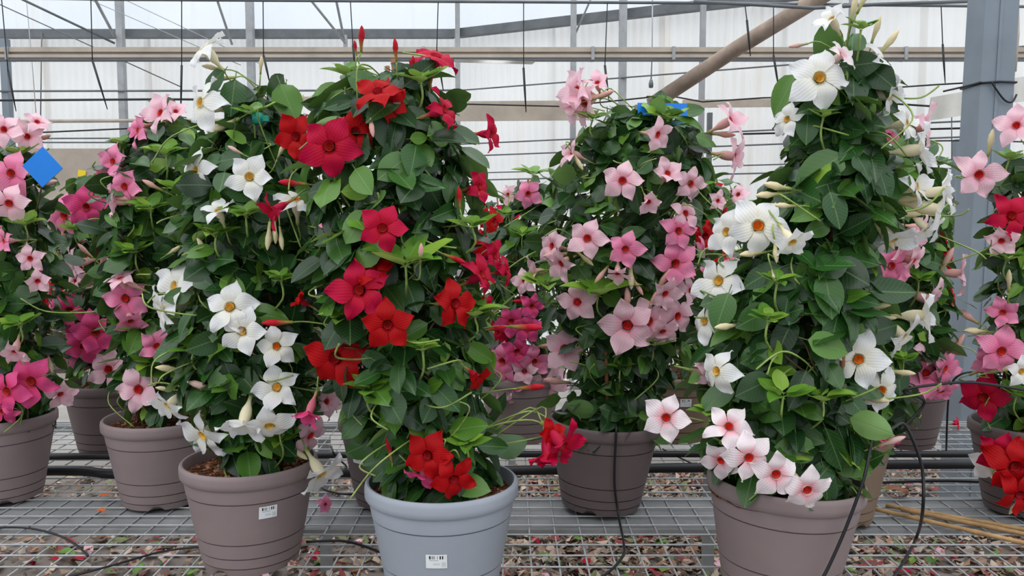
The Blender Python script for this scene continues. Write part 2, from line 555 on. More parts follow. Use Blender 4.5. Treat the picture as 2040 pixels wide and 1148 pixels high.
rrail(181, 905, 2060, 3, 'steel_dull', 'thin wire climbing to the right below the beige beam')
rrail(288, 905, 2060, 3, 'steel_dull', 'thin wire on the right wall level with the top of the pink plant')
rrail(312, 905, 2060, 3, 'steel_dull', 'thin wire on the right wall behind the small pink flower, upper one')
rrail(346, 905, 2060, 2.5, 'steel_dull', 'thin wire on the right wall behind the small pink flower, middle one')
rrail(360, 905, 2060, 3, 'steel_dull', 'thin wire on the right wall behind the small pink flower, lowest one')
rail([(905, 207, 7.6), (1120, 212, 7.6), (1330, 190, 7.2)], 3, 7.5, 'black', 'dark drooping wire crossing the beige board')
rail([(1340, 192, 7), (1400, 203, 7), (1520, 195, 6.8), (1600, 193, 6.8)], 3, 7.0, 'black', 'dark drooping wire between the blue card and the tall white plant')
rail([(1480, 267, 7), (1600, 264, 7), (1940, 255, 6.6)], 4, 6.8, 'black', 'dark wire left of the steel column, lower one')
rail([(1790, 174, 5.4), (1860, 169, 5.2), (1945, 164, 5.0)], 3.2, 5.2, 'black', 'dark wire tied to the steel column')
rail([(1770, 206, 6), (1860, 212, 6), (1960, 208, 6)], 4, 6.0, 'black', 'dark wire sagging behind the hanging cloth')
rail([(1840, 281, 6), (1940, 280, 6), (2090, 284, 6)], 3, 6.0, 'black', 'dark wire passing behind the steel column, below the cloth')
# beige boards hanging on the wall
def board(p0, p1, hpx, y, label, thick=0.03):
    a, b = at(*p0, y), at(*p1, y)
    v, f = beam_vf(a, b, thick, hpx * y / FPX)
    tag(obj('wall_board', mesh('wall_board', v, f, [M['alu']], smooth=False)), label, 'board')
board((900, 222), (1178, 220), 38, 7.7, 'wide beige board on the wall left of the light pink plant')
board((1360, 207), (1575, 205), 15, 7.3, 'narrow beige board on the wall between pink and white plants')
board((430, 196), (720, 201), 12, 8.3, 'low beige board glimpsed between white and red plants')

# grey-brown opaque lower panel on the left
a, b = at(60, 288, WY - 0.45), at(560, 330, WY - 0.45)
v, f = box_vf(at(20, 290, 8.5).x, at(600, 290, 8.5).x, 8.50, 8.53, 0.0, at(150, 296, 8.5).z)
tag(obj('screen_panel', mesh('screen_panel', v, f, [M['kick']], smooth=False)), 'opaque grey-brown panel low on the far wall behind the blue card', 'panel')

# beige double beam across the whole picture
BY = 6.4
bb = obj('roller_beam', None, None, at(960, 118, BY))
tag(bb, 'long beige aluminium double beam running across the whole greenhouse', 'beam')
x0, x1 = at(-60, 100, BY).x, at(2120, 100, BY).x
px = BY / FPX
for nm, dz, h, dy, m in (('upper_rail', 17, 9, 0.0, 'alu'), ('web', 9, 9, 0.02, 'kick'), ('lower_rail', 4, 6, -0.01, 'alu'), ('drip_edge', -1.5, 4, -0.005, 'steel_dull')):
    v, f = box_vf(x0, x1, dy - 0.035, dy + 0.035, (dz - h / 2) * px, (dz + h / 2) * px)
    obj(nm, mesh(nm, v, f, [M[m]], smooth=False), bb)
for xx in (80, 480, 905, 1240, 1400, 1860):
    v, f = box_vf(-0.012, 0.012, -0.05, 0.05, -3 * px, 22 * px)
    obj('bracket', mesh('bracket', v, f, [M['steel_grey']], smooth=False), bb, (at(xx, 110, BY).x, 0, 0))

# pipes, rods and cables overhead
def rod(pts, px, y, mat, label, name='roof_rod', cat='rod', sides=8):
    P = [at(p[0], p[1], p[2] if len(p) > 2 else y) for p in pts]
    v, f = tube_vf(P, px * y / FPX / 2, sides)
    return tag(obj(name, mesh(name, v, f, [M[mat]])), label, cat)
rod([(-80, -6), (235, -1), (900, 3), (1400, 6), (1940, 12), (2120, 14)], 6, 5.6, 'steel_dull', 'thin dark water pipe running across the top edge', 'water_pipe', 'pipe')
rod([(1382, 3, 5.4), (1500, 9, 5.3), (1620, 16, 5.2), (1760, 8, 5.2), (1960, 2, 5.2)], 7, 5.3, 'steel_dull', 'drooping grey pipe resting on the thick diagonal brace', 'water_pipe', 'pipe')
rod([(1296, 210, 6.15), (1470, 95, 5.9), (1660, -22, 5.5)], 31, 5.85, 'rust', 'thick weathered pipe slanting up to the right as a brace', 'diagonal_brace', 'pipe', 14)
rod([(30, -8, 7.8), (228, 86, 8.6)], 5, 8.0, 'steel_dull', 'grey truss rod sloping down to the second wall post')
rod([(-20, 0, 8), (360, 173, 8.6)], 2.2, 8.4, 'steel_dull', 'long thin cable crossing the upper left corner', cat='cable', name='roof_cable')
rod([(186, -8, 8), (228, 72, 8.7)], 6, 8.4, 'steel_grey', 'short grey strut meeting the gutter at the second post')
rod([(430, -8, 8), (462, 88, 8.7)], 5, 8.4, 'steel_grey', 'short grey strut left of the pale wall post')
rod([(616, -4, 8), (688, 86, 8.7)], 5, 8.4, 'steel_grey', 'slanting strut above the red plant, left of a pair')
rod([(668, -8, 8), (686, 80, 8.7)], 5, 8.4, 'steel_grey', 'steep strut above the red plant, right of a pair')
rod([(1176, 0, 7.8), (1147, 66, 8.2)], 4, 8.0, 'steel_grey', 'small slanting strut above the light pink plant')
rod([(83, 64, 8.84), (81, 232, 8.84)], 2.2, 8.84, 'steel_dull', 'thin straight wire hanging in front of the far wall at left', cat='wire', name='hanging_wire')
rod([(52, -8, 8.2), (66, 150, 8.2), (72, 230, 8.2)], 1.6, 8.2, 'steel_grey', 'faint thin wire hanging near the left edge', cat='wire', name='hanging_wire')
rod([(250, 0, 8.4), (520, 128, 8.7)], 1.5, 8.5, 'steel_grey', 'faint thin cable falling across the sky at left, upper one', cat='cable', name='roof_cable')
rod([(180, 0, 8.4), (480, 130, 8.7)], 1.5, 8.5, 'steel_grey', 'faint thin cable falling across the sky at left, lower one', cat='cable', name='roof_cable')
rod([(1896, 320, 6.0), (1896, 208, 6.0)], 2.0, 6.0, 'steel_dull', 'short wire hanging below the pale cloth', cat='wire', name='hanging_wire')

# drip lines hanging from the overhead pipe, each with a thick black end
drips = [((3, 0), (16, 140), (32, 222), 'leftmost hanging drip line with a slanting black end'),
         ((181, 0), (184, 120), (214, 218), 'hanging drip line left of the white plant, its black end slanting'),
         ((362, 0), (362, 130), (360, 226), 'straight hanging drip line just left of the white top flower'),
         ((524, 0), (525, 110), (538, 168), 'hanging drip line between the white and the red plants'),
         ((698, 0), (703, 90), (708, 140), 'hanging drip line above the left side of the red plant'),
         ((873, 5), (870, 100), (883, 180), 'hanging drip line beside the topmost red flower'),
         ((1043, 4), (1043, 135), (1048, 224), 'straight hanging drip line between the red and light pink plants'),
         ((1210, 0), (1205, 130), (1213, 202), 'hanging drip line ending at the light pink plant top'),
         ((1484, 0), (1488, 40), (1495, 112), 'hanging drip line in front of the thick diagonal brace'),
         ((1541, 50), (1541, 110), (1552, 180), 'hanging drip line beside the large white flower'),
         ((1875, 0), (1878, 88), (1883, 166), 'rightmost hanging drip line beside the steel column')]
for p0, p1, p2, lab in drips:
    p0 = (p0[0], -4 + 0.0088 * p0[0])
    root = obj('drip_line', None, None, at(*p0, 5.6))
    tag(root, lab, 'drip line', 'drip lines hanging from the overhead pipe')
    o0 = root.location.copy()
    v, f = tube_vf([at(*p, 5.6) - o0 for p in spline([Vector((*p0, 0)), Vector((*p1, 0))], 4) for p in [(p[0], p[1])]], 0.0036, 5)
    obj('tube', mesh('tube', v, f, [M['black']]), root)
    v, f = tube_vf([at(*p1, 5.6) - o0, at(p1[0] * .5 + p2[0] * .5, p1[1] * .5 + p2[1] * .5, 5.6) - o0, at(*p2, 5.6) - o0], [0.008, 0.0075, 0.003], 6)
    obj('spike', mesh('spike', v, f, [M['black']]), root)
# rope with a small weight
root = obj('hanging_rope', None, None, at(1300, 0, 6.8)); o0 = root.location.copy()
tag(root, 'pale rope with a small weight hanging above the blue card', 'rope')
v, f = tube_vf([at(1300, -5, 6.8) - o0, at(1299, 110, 6.8) - o0, at(1297, 160, 6.8) - o0], 0.006, 5); obj('cord', mesh('cord', v, f, [M['steel_grey']]), root)
v, f = lathe_vf([(0.0, 0.035), (0.012, 0.032), (0.02, 0.0), (0.018, -0.03), (0.0, -0.035)], 10)
obj('weight', mesh('weight', v, f, [M['steel_dull']]), root, at(1297, 167, 6.8) - o0)

# big steel column at the right
CY = 4.45
cw = 66 * CY / FPX
cx = at(1962, 400, CY).x
root = obj('steel_column', None, None, (cx, CY, 0))
root.rotation_euler.y = math.radians(0.9)
tag(root, 'large blue-grey square steel column at the right side', 'column')
v, f = box_vf(-cw / 2, cw / 2, 0, cw, 0, 4.2)
obj('shaft', mesh('shaft', v, f, [M['steel_blue']], smooth=False), root)
v, f = box_vf(-0.012, 0.004, -0.006, 0.002, 0.02, 4.2)
obj('seam', mesh('seam', v, f, [M['steel_blue']], smooth=False), root)
v, f = box_vf(-cw * 0.9, cw * 0.9, -cw * 0.4, cw * 1.4, 0.0, 0.012)
obj('base_plate', mesh('base_plate', v, f, [M['steel_dull']], smooth=False), root)
# strap tied round the column
sz = at(1960, 166, CY).z
r2 = obj('tie_strap', None, None, (cx, CY, sz))
tag(r2, 'black strap tied round the steel column with a dangling loop', 'strap')
h = cw / 2 + 0.006
sxo = math.tan(math.radians(0.9)) * sz
v, f = tube_vf([(sxo - h, -0.008, 0.0), (sxo, -0.014, 0.006), (sxo + h, -0.008, 0.004), (sxo + h, cw + 0.008, 0.0), (sxo - h, cw + 0.008, 0), (sxo - h, -0.008, 0.0)], 0.006, 6)
obj('band', mesh('band', v, f, [M['black']]), r2)
v, f = tube_vf(spline([(sxo - 0.04, -0.016, 0.004), (sxo - 0.02, -0.02, -0.03), (sxo + 0.03, -0.02, -0.09), (sxo + 0.07, -0.02, -0.10), (sxo + h, -0.015, -0.06)], 5), 0.005, 6)
obj('loop', mesh('loop', v, f, [M['black']]), r2)
v, f = tube_vf(spline([(sxo - h, -0.012, 0.004), (sxo - h - 0.09, -0.02, -0.02), (sxo - h - 0.2, -0.02, -0.045)], 5), 0.005, 6)
obj('tail', mesh('tail', v, f, [M['black']]), r2)
# downpipe and beam right of the column
rod([(2015, -20), (2016, 70), (2010, 143)], 26, 6.0, 'alu', 'thick beige downpipe right of the steel column', 'downpipe', 'pipe', 12)
# hanging cloths
def cloth(pxs, y, label):
    n = 10
    V, F = [], []
    (ax, ay), (bx, by), (cx_, cy_), (dx, dy) = pxs
    for i in range(n + 1):
        t = i / n
        for j in range(5):
            s = j / 4
            X = (ax + (bx - ax) * t) * (1 - s) + (dx + (cx_ - dx) * t) * s
            Y = (ay + (by - ay) * t) * (1 - s) + (dy + (cy_ - dy) * t) * s
            V.append(at(X, Y, y + 0.03 * math.sin(t * 9) * s))
    for i in range(n):
        for j in range(4):
            F.append((i * 5 + j, i * 5 + j + 1, i * 5 + j + 6, i * 5 + j + 5))
    V2 = V + [p + Vector((0, 0.006, 0)) for p in V]
    k = len(V)
    F2 = F + [tuple(q + k for q in g[::-1]) for g in F]
    tag(obj('hanging_cloth', mesh('hanging_cloth', V2, F2, [M['cloth']])), label, 'cloth')
cloth([(1855, 194), (1945, 178), (1945, 226), (1848, 241)], 5.98, 'pale grey cloth strip hanging left of the steel column')
cloth([(1990, 160), (2070, 148), (2070, 200), (1990, 206)], 5.6, 'pale grey cloth strip hanging right of the steel column')
cloth([(905, 118), (1068, 122), (1060, 128), (905, 124)], 6.35, 'ragged pale cloth edge drooping under the beige beam')

# ------------------------------------------------------------------ benches of welded mesh
def bench(name, x0, x1, y0, y1, zt, cell, label, legs, beams=()):
    root = obj(name, None, None, ((x0 + x1) / 2, (y0 + y1) / 2, 0))
    tag(root, label, 'bench')
    ox, oy = root.location.x, root.location.y
    r = 0.003
    v, f = tube_vf([(x0 - ox, 0, 0), (x1 - ox, 0, 0)], r, 6)
    cross = mesh('wire', v, f, [M['steel']])
    v, f = tube_vf([(0, y0 - oy, 0), (0, y1 - oy, 0)], r, 6)
    long_ = mesh('wire', v, f, [M['steel']])
    n = int((y1 - y0) / cell)
    for i in range(n + 1):
        obj('wire', cross, root, (0, y0 + i * cell - oy, zt - r))
    n = int((x1 - x0) / cell)
    for i in range(n + 1):
        obj('wire', long_, root, (x0 + i * cell - ox, 0, zt - 3 * r))
    for (ya, yb, dz, h) in beams:
        v, f = box_vf(x0 - ox, x1 - ox, ya - oy, yb - oy, zt - dz - h, zt - dz)
        obj('beam', mesh('beam', v, f, [M['bench_steel']], smooth=False), root)
    for (lx, ly) in legs:
        v, f = box_vf(-0.025, 0.025, -0.025, 0.025, 0, zt - 0.02)
        obj('leg', mesh('leg', v, f, [M['bench_steel']], smooth=False), root, (lx - ox, ly - oy, 0))
    return root
bench('mesh_bench', -2.9, 2.9, 1.45, 4.17, BENCH, 0.0845, 'wide welded-wire mesh bench carrying all the near potted plants',
      [(-2.6, 1.9), (-2.6, 3.9), (-0.9, 3.9), (0.95, 3.9), (2.6, 3.9), (1.65, 2.35), (2.6, 1.9)],
      [(2.70, 3.00, 0.012, 0.02), (2.985, 3.02, 0.008, 0.035), (4.12, 4.17, 0.008, 0.04), (1.45, 1.5, 0.008, 0.04)])
bench('mesh_bench', -4.6, 3.6, 5.2, 6.4, BENCH, 0.16, 'farther mesh bench behind, carrying the background plants',
      [(-4.4, 5.4), (-2, 5.4), (0, 5.4), (2.2, 5.4), (3.5, 5.4)], [(5.2, 5.24, 0.012, 0.04), (6.35, 6.4, 0.012, 0.04)])

# two black water hoses lying on the bench behind the pots
def hose(pts, r, label, name='water_hose', cat='hose', per=6, sides=8, mat='black'):
    v, f = tube_vf(spline(pts, per), r, sides)
    return tag(obj(name, mesh(name, v, f, [M[mat]])), label, cat)
hz = BENCH
hose([(-2.9, 3.45, hz + .017), (-1.9, 3.42, hz + .03), (-1.5, 3.47, hz + .017), (0, 3.5, hz + .017), (1.6, 3.5, hz + .017), (2.9, 3.5, hz + .017)], 0.015, 'thick black water hose on the bench, the farther of two')
hose([(-2.9, 3.20, hz + .022), (-1.8, 3.22, hz + .03), (-1.45, 3.2, hz + .022), (0, 3.25, hz + .022), (1.6, 3.33, hz + .022), (2.9, 3.33, hz + .022)], 0.02, 'thick black water hose on the bench, the nearer of two')
hose([(1.3, 3.12, hz + .008), (1.7, 3.16, hz + .008), (2.2, 3.1, hz + .008), (2.9, 3.14, hz + .008)], 0.006, 'thin black cable on the bench in front of the hoses at right')

# ------------------------------------------------------------------ leaf and flower shapes
def leaf_shape(W=0.62, droop=0.18, fold=0.25, wave=0.0, twist=0.0, tipw=1.0):
    nl, cols = 7, (-1.0, -0.55, 0.0, 0.55, 1.0)
    V, F, UV = [], [], []
    for i in range(nl + 1):
        t = i / nl
        w = W / 2 * (math.sin(PI * min(1, t ** 0.82)) ** 0.62 if 0 < t < 1 else 0.0)
        if t > 0.8: w *= 0.92
        for c in cols:
            x = c * w
            z = -droop * t * t + fold * abs(x) + wave * math.sin(t * 9 + c) * abs(c) * 0.06 - 0.35 * x * x
            z += twist * x * t
            V.append((x, 0.10 + t * 0.95, z))
            UV.append((x, t))
    for i in range(nl):
        for j in range(4):
            a = i * 5 + j
            F.append((a, a + 1, a + 6, a + 5))
    n = len(V)                       # petiole
    pv, pf = tube_vf([(0, -0.10, 0.015), (0, 0.02, 0.004), (0, 0.12, 0.0)], [0.013, 0.014, 0.012], 3, False)
    V += [tuple(p) for p in pv]
    UV += [(0.0, 0.0)] * len(pv)
    F += [tuple(q + n for q in g) for g in pf]
    return V, F, UV
LEAFS = [leaf_shape(0.62, 0.16, 0.22), leaf_shape(0.56, 0.34, 0.30, 0.6), leaf_shape(0.70, 0.10, 0.10, 0.4), leaf_shape(0.50, 0.22, 0.55),
         leaf_shape(0.66, 0.24, 0.05, 0.8, 0.25), leaf_shape(0.58, -0.06, 0.35, 0.3, -0.2)]
LEAF_ME = {k: [mesh('leaf', s[0], s[1], [M[k]], uv=s[2]) for s in LEAFS] for k in ('leaf', 'leaf_young')}

def petal_shape(recurve=0.22, wav=0.05, pinwheel=0.12, W=1.0, skew=0.13):
    nl, nc = 8, 4
    hs = [(0, .14), (.14, .235), (.28, .325), (.42, .380), (.55, .355), (.68, .275), (.80, .175), (.91, .085), (1, 0.004)]
    V, F, UV = [], [], []
    for i, (s, h) in enumerate(hs):
        r = 0.17 + 0.83 * s
        for j in range(nc + 1):
            c = -1 + 2 * j / nc
            x = c * h * W + skew * s * s
            z = 0.10 * math.sin(min(1, s * 2.2) * PI / 2) - recurve * s * s + pinwheel * c * h + wav * math.sin(s * 7 + c * 2.2) * s - 0.20 * (c * h) ** 2
            V.append((x, r, z))
            UV.append((c * h, s))
    for i in range(nl):
        for j in range(nc):
            a = i * (nc + 1) + j
            F.append((a, a + 1, a + nc + 2, a + nc + 1))
    return V, F, UV
PETALS = [petal_shape(0.22, 0.07), petal_shape(0.42, 0.09, 0.06, 0.97), petal_shape(0.06, 0.11, 0.18, 1.0, 0.08), petal_shape(0.28, 0.14, -0.08, 0.92, 0.2)]
TUBE = [(0.055, -1.20), (0.075, -1.05), (0.075, -0.85), (0.11, -0.70), (0.185, -0.52), (0.215, -0.32), (0.205, -0.15), (0.185, -0.02), (0.20, 0.06)]
def tube_shape():
    V, F = lathe_vf(TUBE, 10)
    UV = [(0.0, (V[i][2] + 1.2) / 1.26) for i in range(len(V))]
    nF = len(F)
    fm = [0] * nF
    # calyx: five narrow sepals
    for k in range(5):
        a = 2 * PI * k / 5
        ca, sa = math.cos(a), math.sin(a)
        n = len(V)
        V += [(0.06 * ca - 0.03 * sa, 0.06 * sa + 0.03 * ca, -1.2), (0.06 * ca + 0.03 * sa, 0.06 * sa - 0.03 * ca, -1.2), (0.12 * ca, 0.12 * sa, -1.0)]
        UV += [(0, 0)] * 3
        F.append((n, n + 1, n + 2)); fm.append(1)
    return V, F, UV, fm
TV, TF, TUV, TFM = tube_shape()
THV, THF = lathe_vf([(0.150, 0.035), (0.12, -0.06), (0.08, -0.18), (0.0, -0.22)], 10)
BUD = [(0.0, 0.0), (0.05, 0.02), (0.055, 0.2), (0.075, 0.38), (0.115, 0.58), (0.10, 0.78), (0.05, 0.93), (0.004, 1.0)]
def bud_shape():
    V, F = [], []
    n = 7
    for i, (r, z) in enumerate(BUD):
        for k in range(n):
            a = 2 * PI * k / n + z * 1.4
            rr = r * (1 + 0.12 * math.cos(3 * (a - z * 3)))
            V.append((rr * math.cos(a), rr * math.sin(a), z))
    for i in range(len(BUD) - 1):
        for k in range(n):
            F.append((i * n + k, i * n + (k + 1) % n, (i + 1) * n + (k + 1) % n, (i + 1) * n + k))
    return V, F, [(0.0, v[2]) for v in V]
BV, BF, BUV = bud_shape()
FME = {}
for k in FL:
    FME[k] = dict(petals=[mesh('petal', s[0], s[1], [M['petal_' + k]], uv=s[2]) for s in PETALS],
                  tube=mesh('flower', TV, TF, [M['tube_' + k], M['stem']], TFM, uv=TUV),
                  throat=mesh('throat', THV, THF, [M['throat_' + k]]),
                  bud=mesh('bud', BV, BF, [M['bud_' + k]], uv=BUV))
def whole_flower(k):           # one mesh for small far flowers
    V, F, UV, fm = list(TV), list(TF), list(TUV), list(TFM)
    for i in range(5):
        pv, pf, pu = PETALS[i % 3]
        m = Matrix.Rotation(2 * PI * i / 5, 3, 'Z')
        n = len(V)
        V += [tuple(m @ Vector(p)) for p in pv]; UV += pu
        F += [tuple(q + n for q in g) for g in pf]; fm += [2] * len(pf)
    n = len(V)
    V += THV; UV += [(0, 0)] * len(THV)
    F += [tuple(q + n for q in g) for g in THF]; fm += [3] * len(THF)
    return mesh('flower', V, F, [M['tube_' + k], M['stem'], M['petal_' + k], M['throat_' + k]], fm, uv=UV)
for k in FL: FME[k]['whole'] = whole_flower(k)

# ------------------------------------------------------------------ pots
PR, PH = 0.20, 0.31
def pot_shape():
    zs = [(0.0, 0.025), (0.025, 0.056), (0.056, 0.100), (0.100, 0.226), (0.226, 0.266)]
    rad = lambda z: 0.138 + (0.188 - 0.138) * z / 0.266
    prof = [(0.0, 0.004), (0.128, 0.004), (0.134, 0.0)]
    for i, (a, b) in enumerate(zs):
        prof += [(rad(a) + (0.0022 if i else 0), a + 0.0004), (rad(b) + 0.0004, b - 0.0036)]
        if i < 4: prof += [(rad(b) - 0.0055, b - 0.0030), (rad(b) - 0.0055, b - 0.0004)]
    prof += [(0.187, 0.267), (0.195, 0.268), (0.1995, 0.274), (PR, 0.284), (PR, 0.297), (0.1985, 0.305), (0.194, PH), (0.189, 0.3095), (0.186, 0.305), (0.181, 0.23)]
    V, F = lathe_vf(prof, 48)
    V = [list(v) for v in V]
    for k in range(48):                     # four drain notches in the foot
        if k % 12 in (5, 6):
            for ring in (2, 3):
                V[ring * 48 + k][2] += 0.014
    return V, F
PV, PF = pot_shape()
POT_ME = {k: mesh('pot', PV, PF, [M[k]]) for k in ('pot', 'pot_dark', 'pot_pale', 'pot_tan', 'pot_white')}
for me_ in POT_ME.values(): me_.set_sharp_from_angle(angle=math.radians(38))
def soil_shape():
    V, F = [(0, 0, 0.012)], []
    rr = random.Random(3)
    rings, n = 6, 28
    for i in range(1, rings + 1):
        for k in range(n):
            a = 2 * PI * k / n
            r = 0.183 * i / rings
            V.append((r * math.cos(a), r * math.sin(a), 0.012 * (1 - i / rings) + rr.uniform(-.004, .005)))
    for k in range(n): F.append((0, 1 + k, 1 + (k + 1) % n))
    for i in range(rings - 1):
        for k in range(n):
            a, b = 1 + i * n + k, 1 + i * n + (k + 1) % n
            F.append((a, a + n, b + n, b))
    return mesh('soil', V, F, [M['soil']])
SOIL_ME = soil_shape()
def chips_shape():
    rr = random.Random(5)
    P = []
    for i in range(420):
        a, r = rr.uniform(0, 2 * PI), 0.178 * math.sqrt(rr.random())
        c = Vector((r * math.cos(a), r * math.sin(a), 0.012 * (1 - r / .18) + 0.004))
        m = Matrix.Rotation(rr.uniform(0, 6.3), 3, 'Z') @ Matrix.Rotation(rr.uniform(-.6, .6), 3, 'X')
        s = rr.uniform(0.004, 0.010)
        v, f = box_vf(-s, s, -s * .5, s * .5, -s * .22, s * .22)
        P.append(([m @ Vector(q) + c for q in v], f))
    v, f = join(P)
    return mesh('soil_chips', v, f, [M['chip']], smooth=False)
CHIP_ME = chips_shape()

def sticker_mesh(z=0.165, w=0.052, h=0.037):
    V, F, UV = [], [], []
    for i in range(7):
        u = i / 6
        for j in range(3):
            vv = j / 2
            zz = z + (vv - .5) * h
            r = 0.138 + 0.050 * zz / 0.266 + 0.0034
            a = (u - .5) * w / r - PI / 2
            V.append((r * math.cos(a), r * math.sin(a), zz)); UV.append((u, vv))
    for i in range(6):
        for j in range(2):
            F.append((i * 3 + j, i * 3 + 3 + j, i * 3 + 4 + j, i * 3 + 1 + j))
    return mesh('price_label', V, F, [M['sticker']], uv=UV)
STICK = {}

# ------------------------------------------------------------------ plants
class Plant:
    def __init__(self, name, label, potx, y, prof, potmat='pot', nleaf=260, ninner=420, leaf=(0.068, 0.118), stickers=(), group=None, stakes=3, vines=7, tendrils=10, z0=BENCH, tilt=0.0, scale=1.0, inner_mat='leaf_inner_shaded'):
        self.y = y
        self.scale = scale
        base = at(potx, 900, y)
        self.base = Vector((base.x, y, z0))
        self.rng = random.Random(sum(map(ord, label)))
        rng = self.rng
        self.root = tag(obj(name, None, None, self.base), label, 'potted plant', group)
        po = obj('pot', POT_ME[potmat], self.root, mat=Matrix.Translation((0, 0, 0.148 * abs(math.sin(math.radians(tilt))))) @ Matrix.Rotation(math.radians(tilt), 4, 'Y') @ Matrix.Rotation(rng.uniform(0, 1.5), 4, 'Z') @ Matrix.Scale(scale, 4))
        for (ang, z) in stickers:
            if z not in STICK: STICK[z] = sticker_mesh(z)
            s = obj('price_label', STICK[z], po)
            s.matrix_basis = Matrix.Rotation(math.radians(ang) - po.matrix_basis.to_euler().z, 4, 'Z')
            s['label'] = 'white printed barcode sticker'
        so = obj('soil', SOIL_ME, self.root, mat=Matrix.Translation((0, 0, (PH - 0.035) * scale)) @ Matrix.Scale(scale, 4))
        ch = obj('soil_chips', CHIP_ME, so); ch['kind'] = 'stuff'
        # profile: pixel rows -> world height, axis x, radius
        P = []
        for (py, xl, xr) in prof:
            a, b = at(xl, py, y), at(xr, py, y)
            P.append((a.z, (a.x + b.x) / 2, abs(b.x - a.x) / 2))
        P.sort()
        self.P = P
        self.zlo, self.zhi = P[0][0], P[-1][0]
        self.leaves = []
        self.build_frame(stakes, vines, tendrils)
        self.build_leaves(nleaf, ninner, leaf, inner_mat)

    def sec(self, z):
        P = self.P
        if z <= P[0][0]: return P[0][1], P[0][2]
        for (z0, c0, r0), (z1, c1, r1) in zip(P, P[1:]):
            if z <= z1:
                t = (z - z0) / max(1e-6, z1 - z0)
                return c0 + (c1 - c0) * t, r0 + (r1 - r0) * t
        return P[-1][1], P[-1][2]

    def build_frame(self, stakes, vines, tendrils):
        rng, b = self.rng, self.base
        soil_z = b.z + (PH - 0.04) * self.scale
        ztop = self.zhi - 0.05
        cx, r = self.sec(ztop)
        for k in range(stakes):
            a = 2 * PI * k / stakes + rng.uniform(-.3, .3) + 0.6
            p0 = Vector((b.x + 0.10 * self.scale * math.cos(a), b.y + 0.10 * self.scale * math.sin(a), soil_z - 0.05))
            p1 = Vector((cx + 0.02 * math.cos(a), b.y + 0.02 * math.sin(a), ztop + rng.uniform(-.02, .08)))
            v, f = tube_vf([p0 - b, p1 - b], [0.007, 0.006], 7)
            o = obj('stake', mesh('stake', v, f, [M['stake']]), self.root)
            if k == 0: o['label'] = 'brown wooden stake'
        for k in range(vines):
            a = rng.uniform(0, 2 * PI)
            turn = rng.choice((-1, 1)) * rng.uniform(1.2, 2.6) * PI
            pts = []
            n = 26
            zt = self.zlo + (self.zhi - self.zlo) * rng.uniform(.75, 1.0)
            for i in range(n):
                t = i / (n - 1)
                z = soil_z + (zt - soil_z) * t
                c, r = self.sec(z)
                rr = min(r, 0.08 + 2 * t * r) * 0.72
                ang = a + turn * t
                c2 = b.x + (c - b.x) * min(1, 0.2 + t * 2)
                pts.append(Vector((c2 + rr * math.cos(ang), b.y + rr * math.sin(ang), z)) + Vector((rng.uniform(-1, 1), rng.uniform(-1, 1), 0)) * 0.012 - b)
            v, f = tube_vf(spline(pts, 2), 0.0028, 5)
            obj('vine', mesh('vine', v, f, [M['stem_brown' if k % 3 == 0 else 'stem']]), self.root)
        for k in range(int(tendrils * 1.7)):
            z = rng.uniform(self.zlo, self.zhi)
            c, r = self.sec(z)
            a = -PI / 2 + rng.uniform(-1.5, 1.5)
            p0 = Vector((c + r * .8 * math.cos(a), b.y + r * .8 * math.sin(a), z))
            d = Vector((math.cos(a + rng.uniform(-1, 1)), math.sin(a) * .6, rng.uniform(-.4, .8)))
            L = rng.uniform(0.06, 0.16)
            side = Vector((rng.uniform(-1, 1), rng.uniform(-.5, .2), rng.uniform(-1, .5)))
            pts = [p0, p0 + d * L * .5 + side * L * .15, p0 + d * L * .9 + side * L * .5, p0 + d * L * .8 + side * L * 1.1]
            v, f = tube_vf([q - b for q in spline(pts, 5)], 0.0024, 4)
            obj('tendril', mesh('tendril', v, f, [M['stem']]), self.root)

    def leaf_matrix(self, p, nrm, tip, s):
        n = nrm.normalized()
        t = tip - n * tip.dot(n)
        t = t.normalized() if t.length > 1e-4 else n.orthogonal().normalized()
        x = t.cross(n)
        m = Matrix((x, t, n)).transposed().to_4x4()
        m = m @ Matrix.Scale(s, 4)
        m.translation = p
        return m

    def sample_z(self):
        while True:
            z = self.rng.uniform(self.zlo, self.zhi)
            if self.rng.random() < (0.35 + self.sec(z)[1]) / (0.35 + max(q[2] for q in self.P)): return z

    def build_leaves(self, nleaf, ninner, size, inner_mat):
        rng, b = self.rng, self.base
        for i in range(nleaf):
            z = self.sample_z()
            c, r = self.sec(z)
            a = -PI / 2 + max(-1, min(1, rng.gauss(0, .52))) * 1.9
            rr = r * rng.uniform(.60, .94)
            out = Vector((math.cos(a), math.sin(a), 0))
            p = Vector((c, b.y, z)) + out * rr
            topness = (z - self.zlo) / (self.zhi - self.zlo)
            nrm = out * rng.uniform(.35, 1.0) + Vector((0, 0, rng.uniform(.15, .95))) + Vector((rng.gauss(0, .4), rng.gauss(0, .4), rng.gauss(0, .25)))
            tip = out * .35 + Vector((0, 0, rng.uniform(-1.1, .35))) + Vector((rng.gauss(0, .8), rng.gauss(0, .4), 0))
            young = rng.random() < 0.12 + 0.10 * topness
            s = rng.uniform(*size) * (0.72 if young else 1.0)
            me = LEAF_ME['leaf_young' if young else 'leaf'][rng.randrange(6)]
            lm = self.leaf_matrix(p - b, nrm, tip, s)
            self.leaves.append((obj('leaf', me, self.root, mat=lm), [b + lm @ Vector((0, t, 0)) for t in (.2, .6, 1.0)]))
        # the dense inner and rear leaves, too many and too hidden to pick apart
        V, F, UV = [], [], []
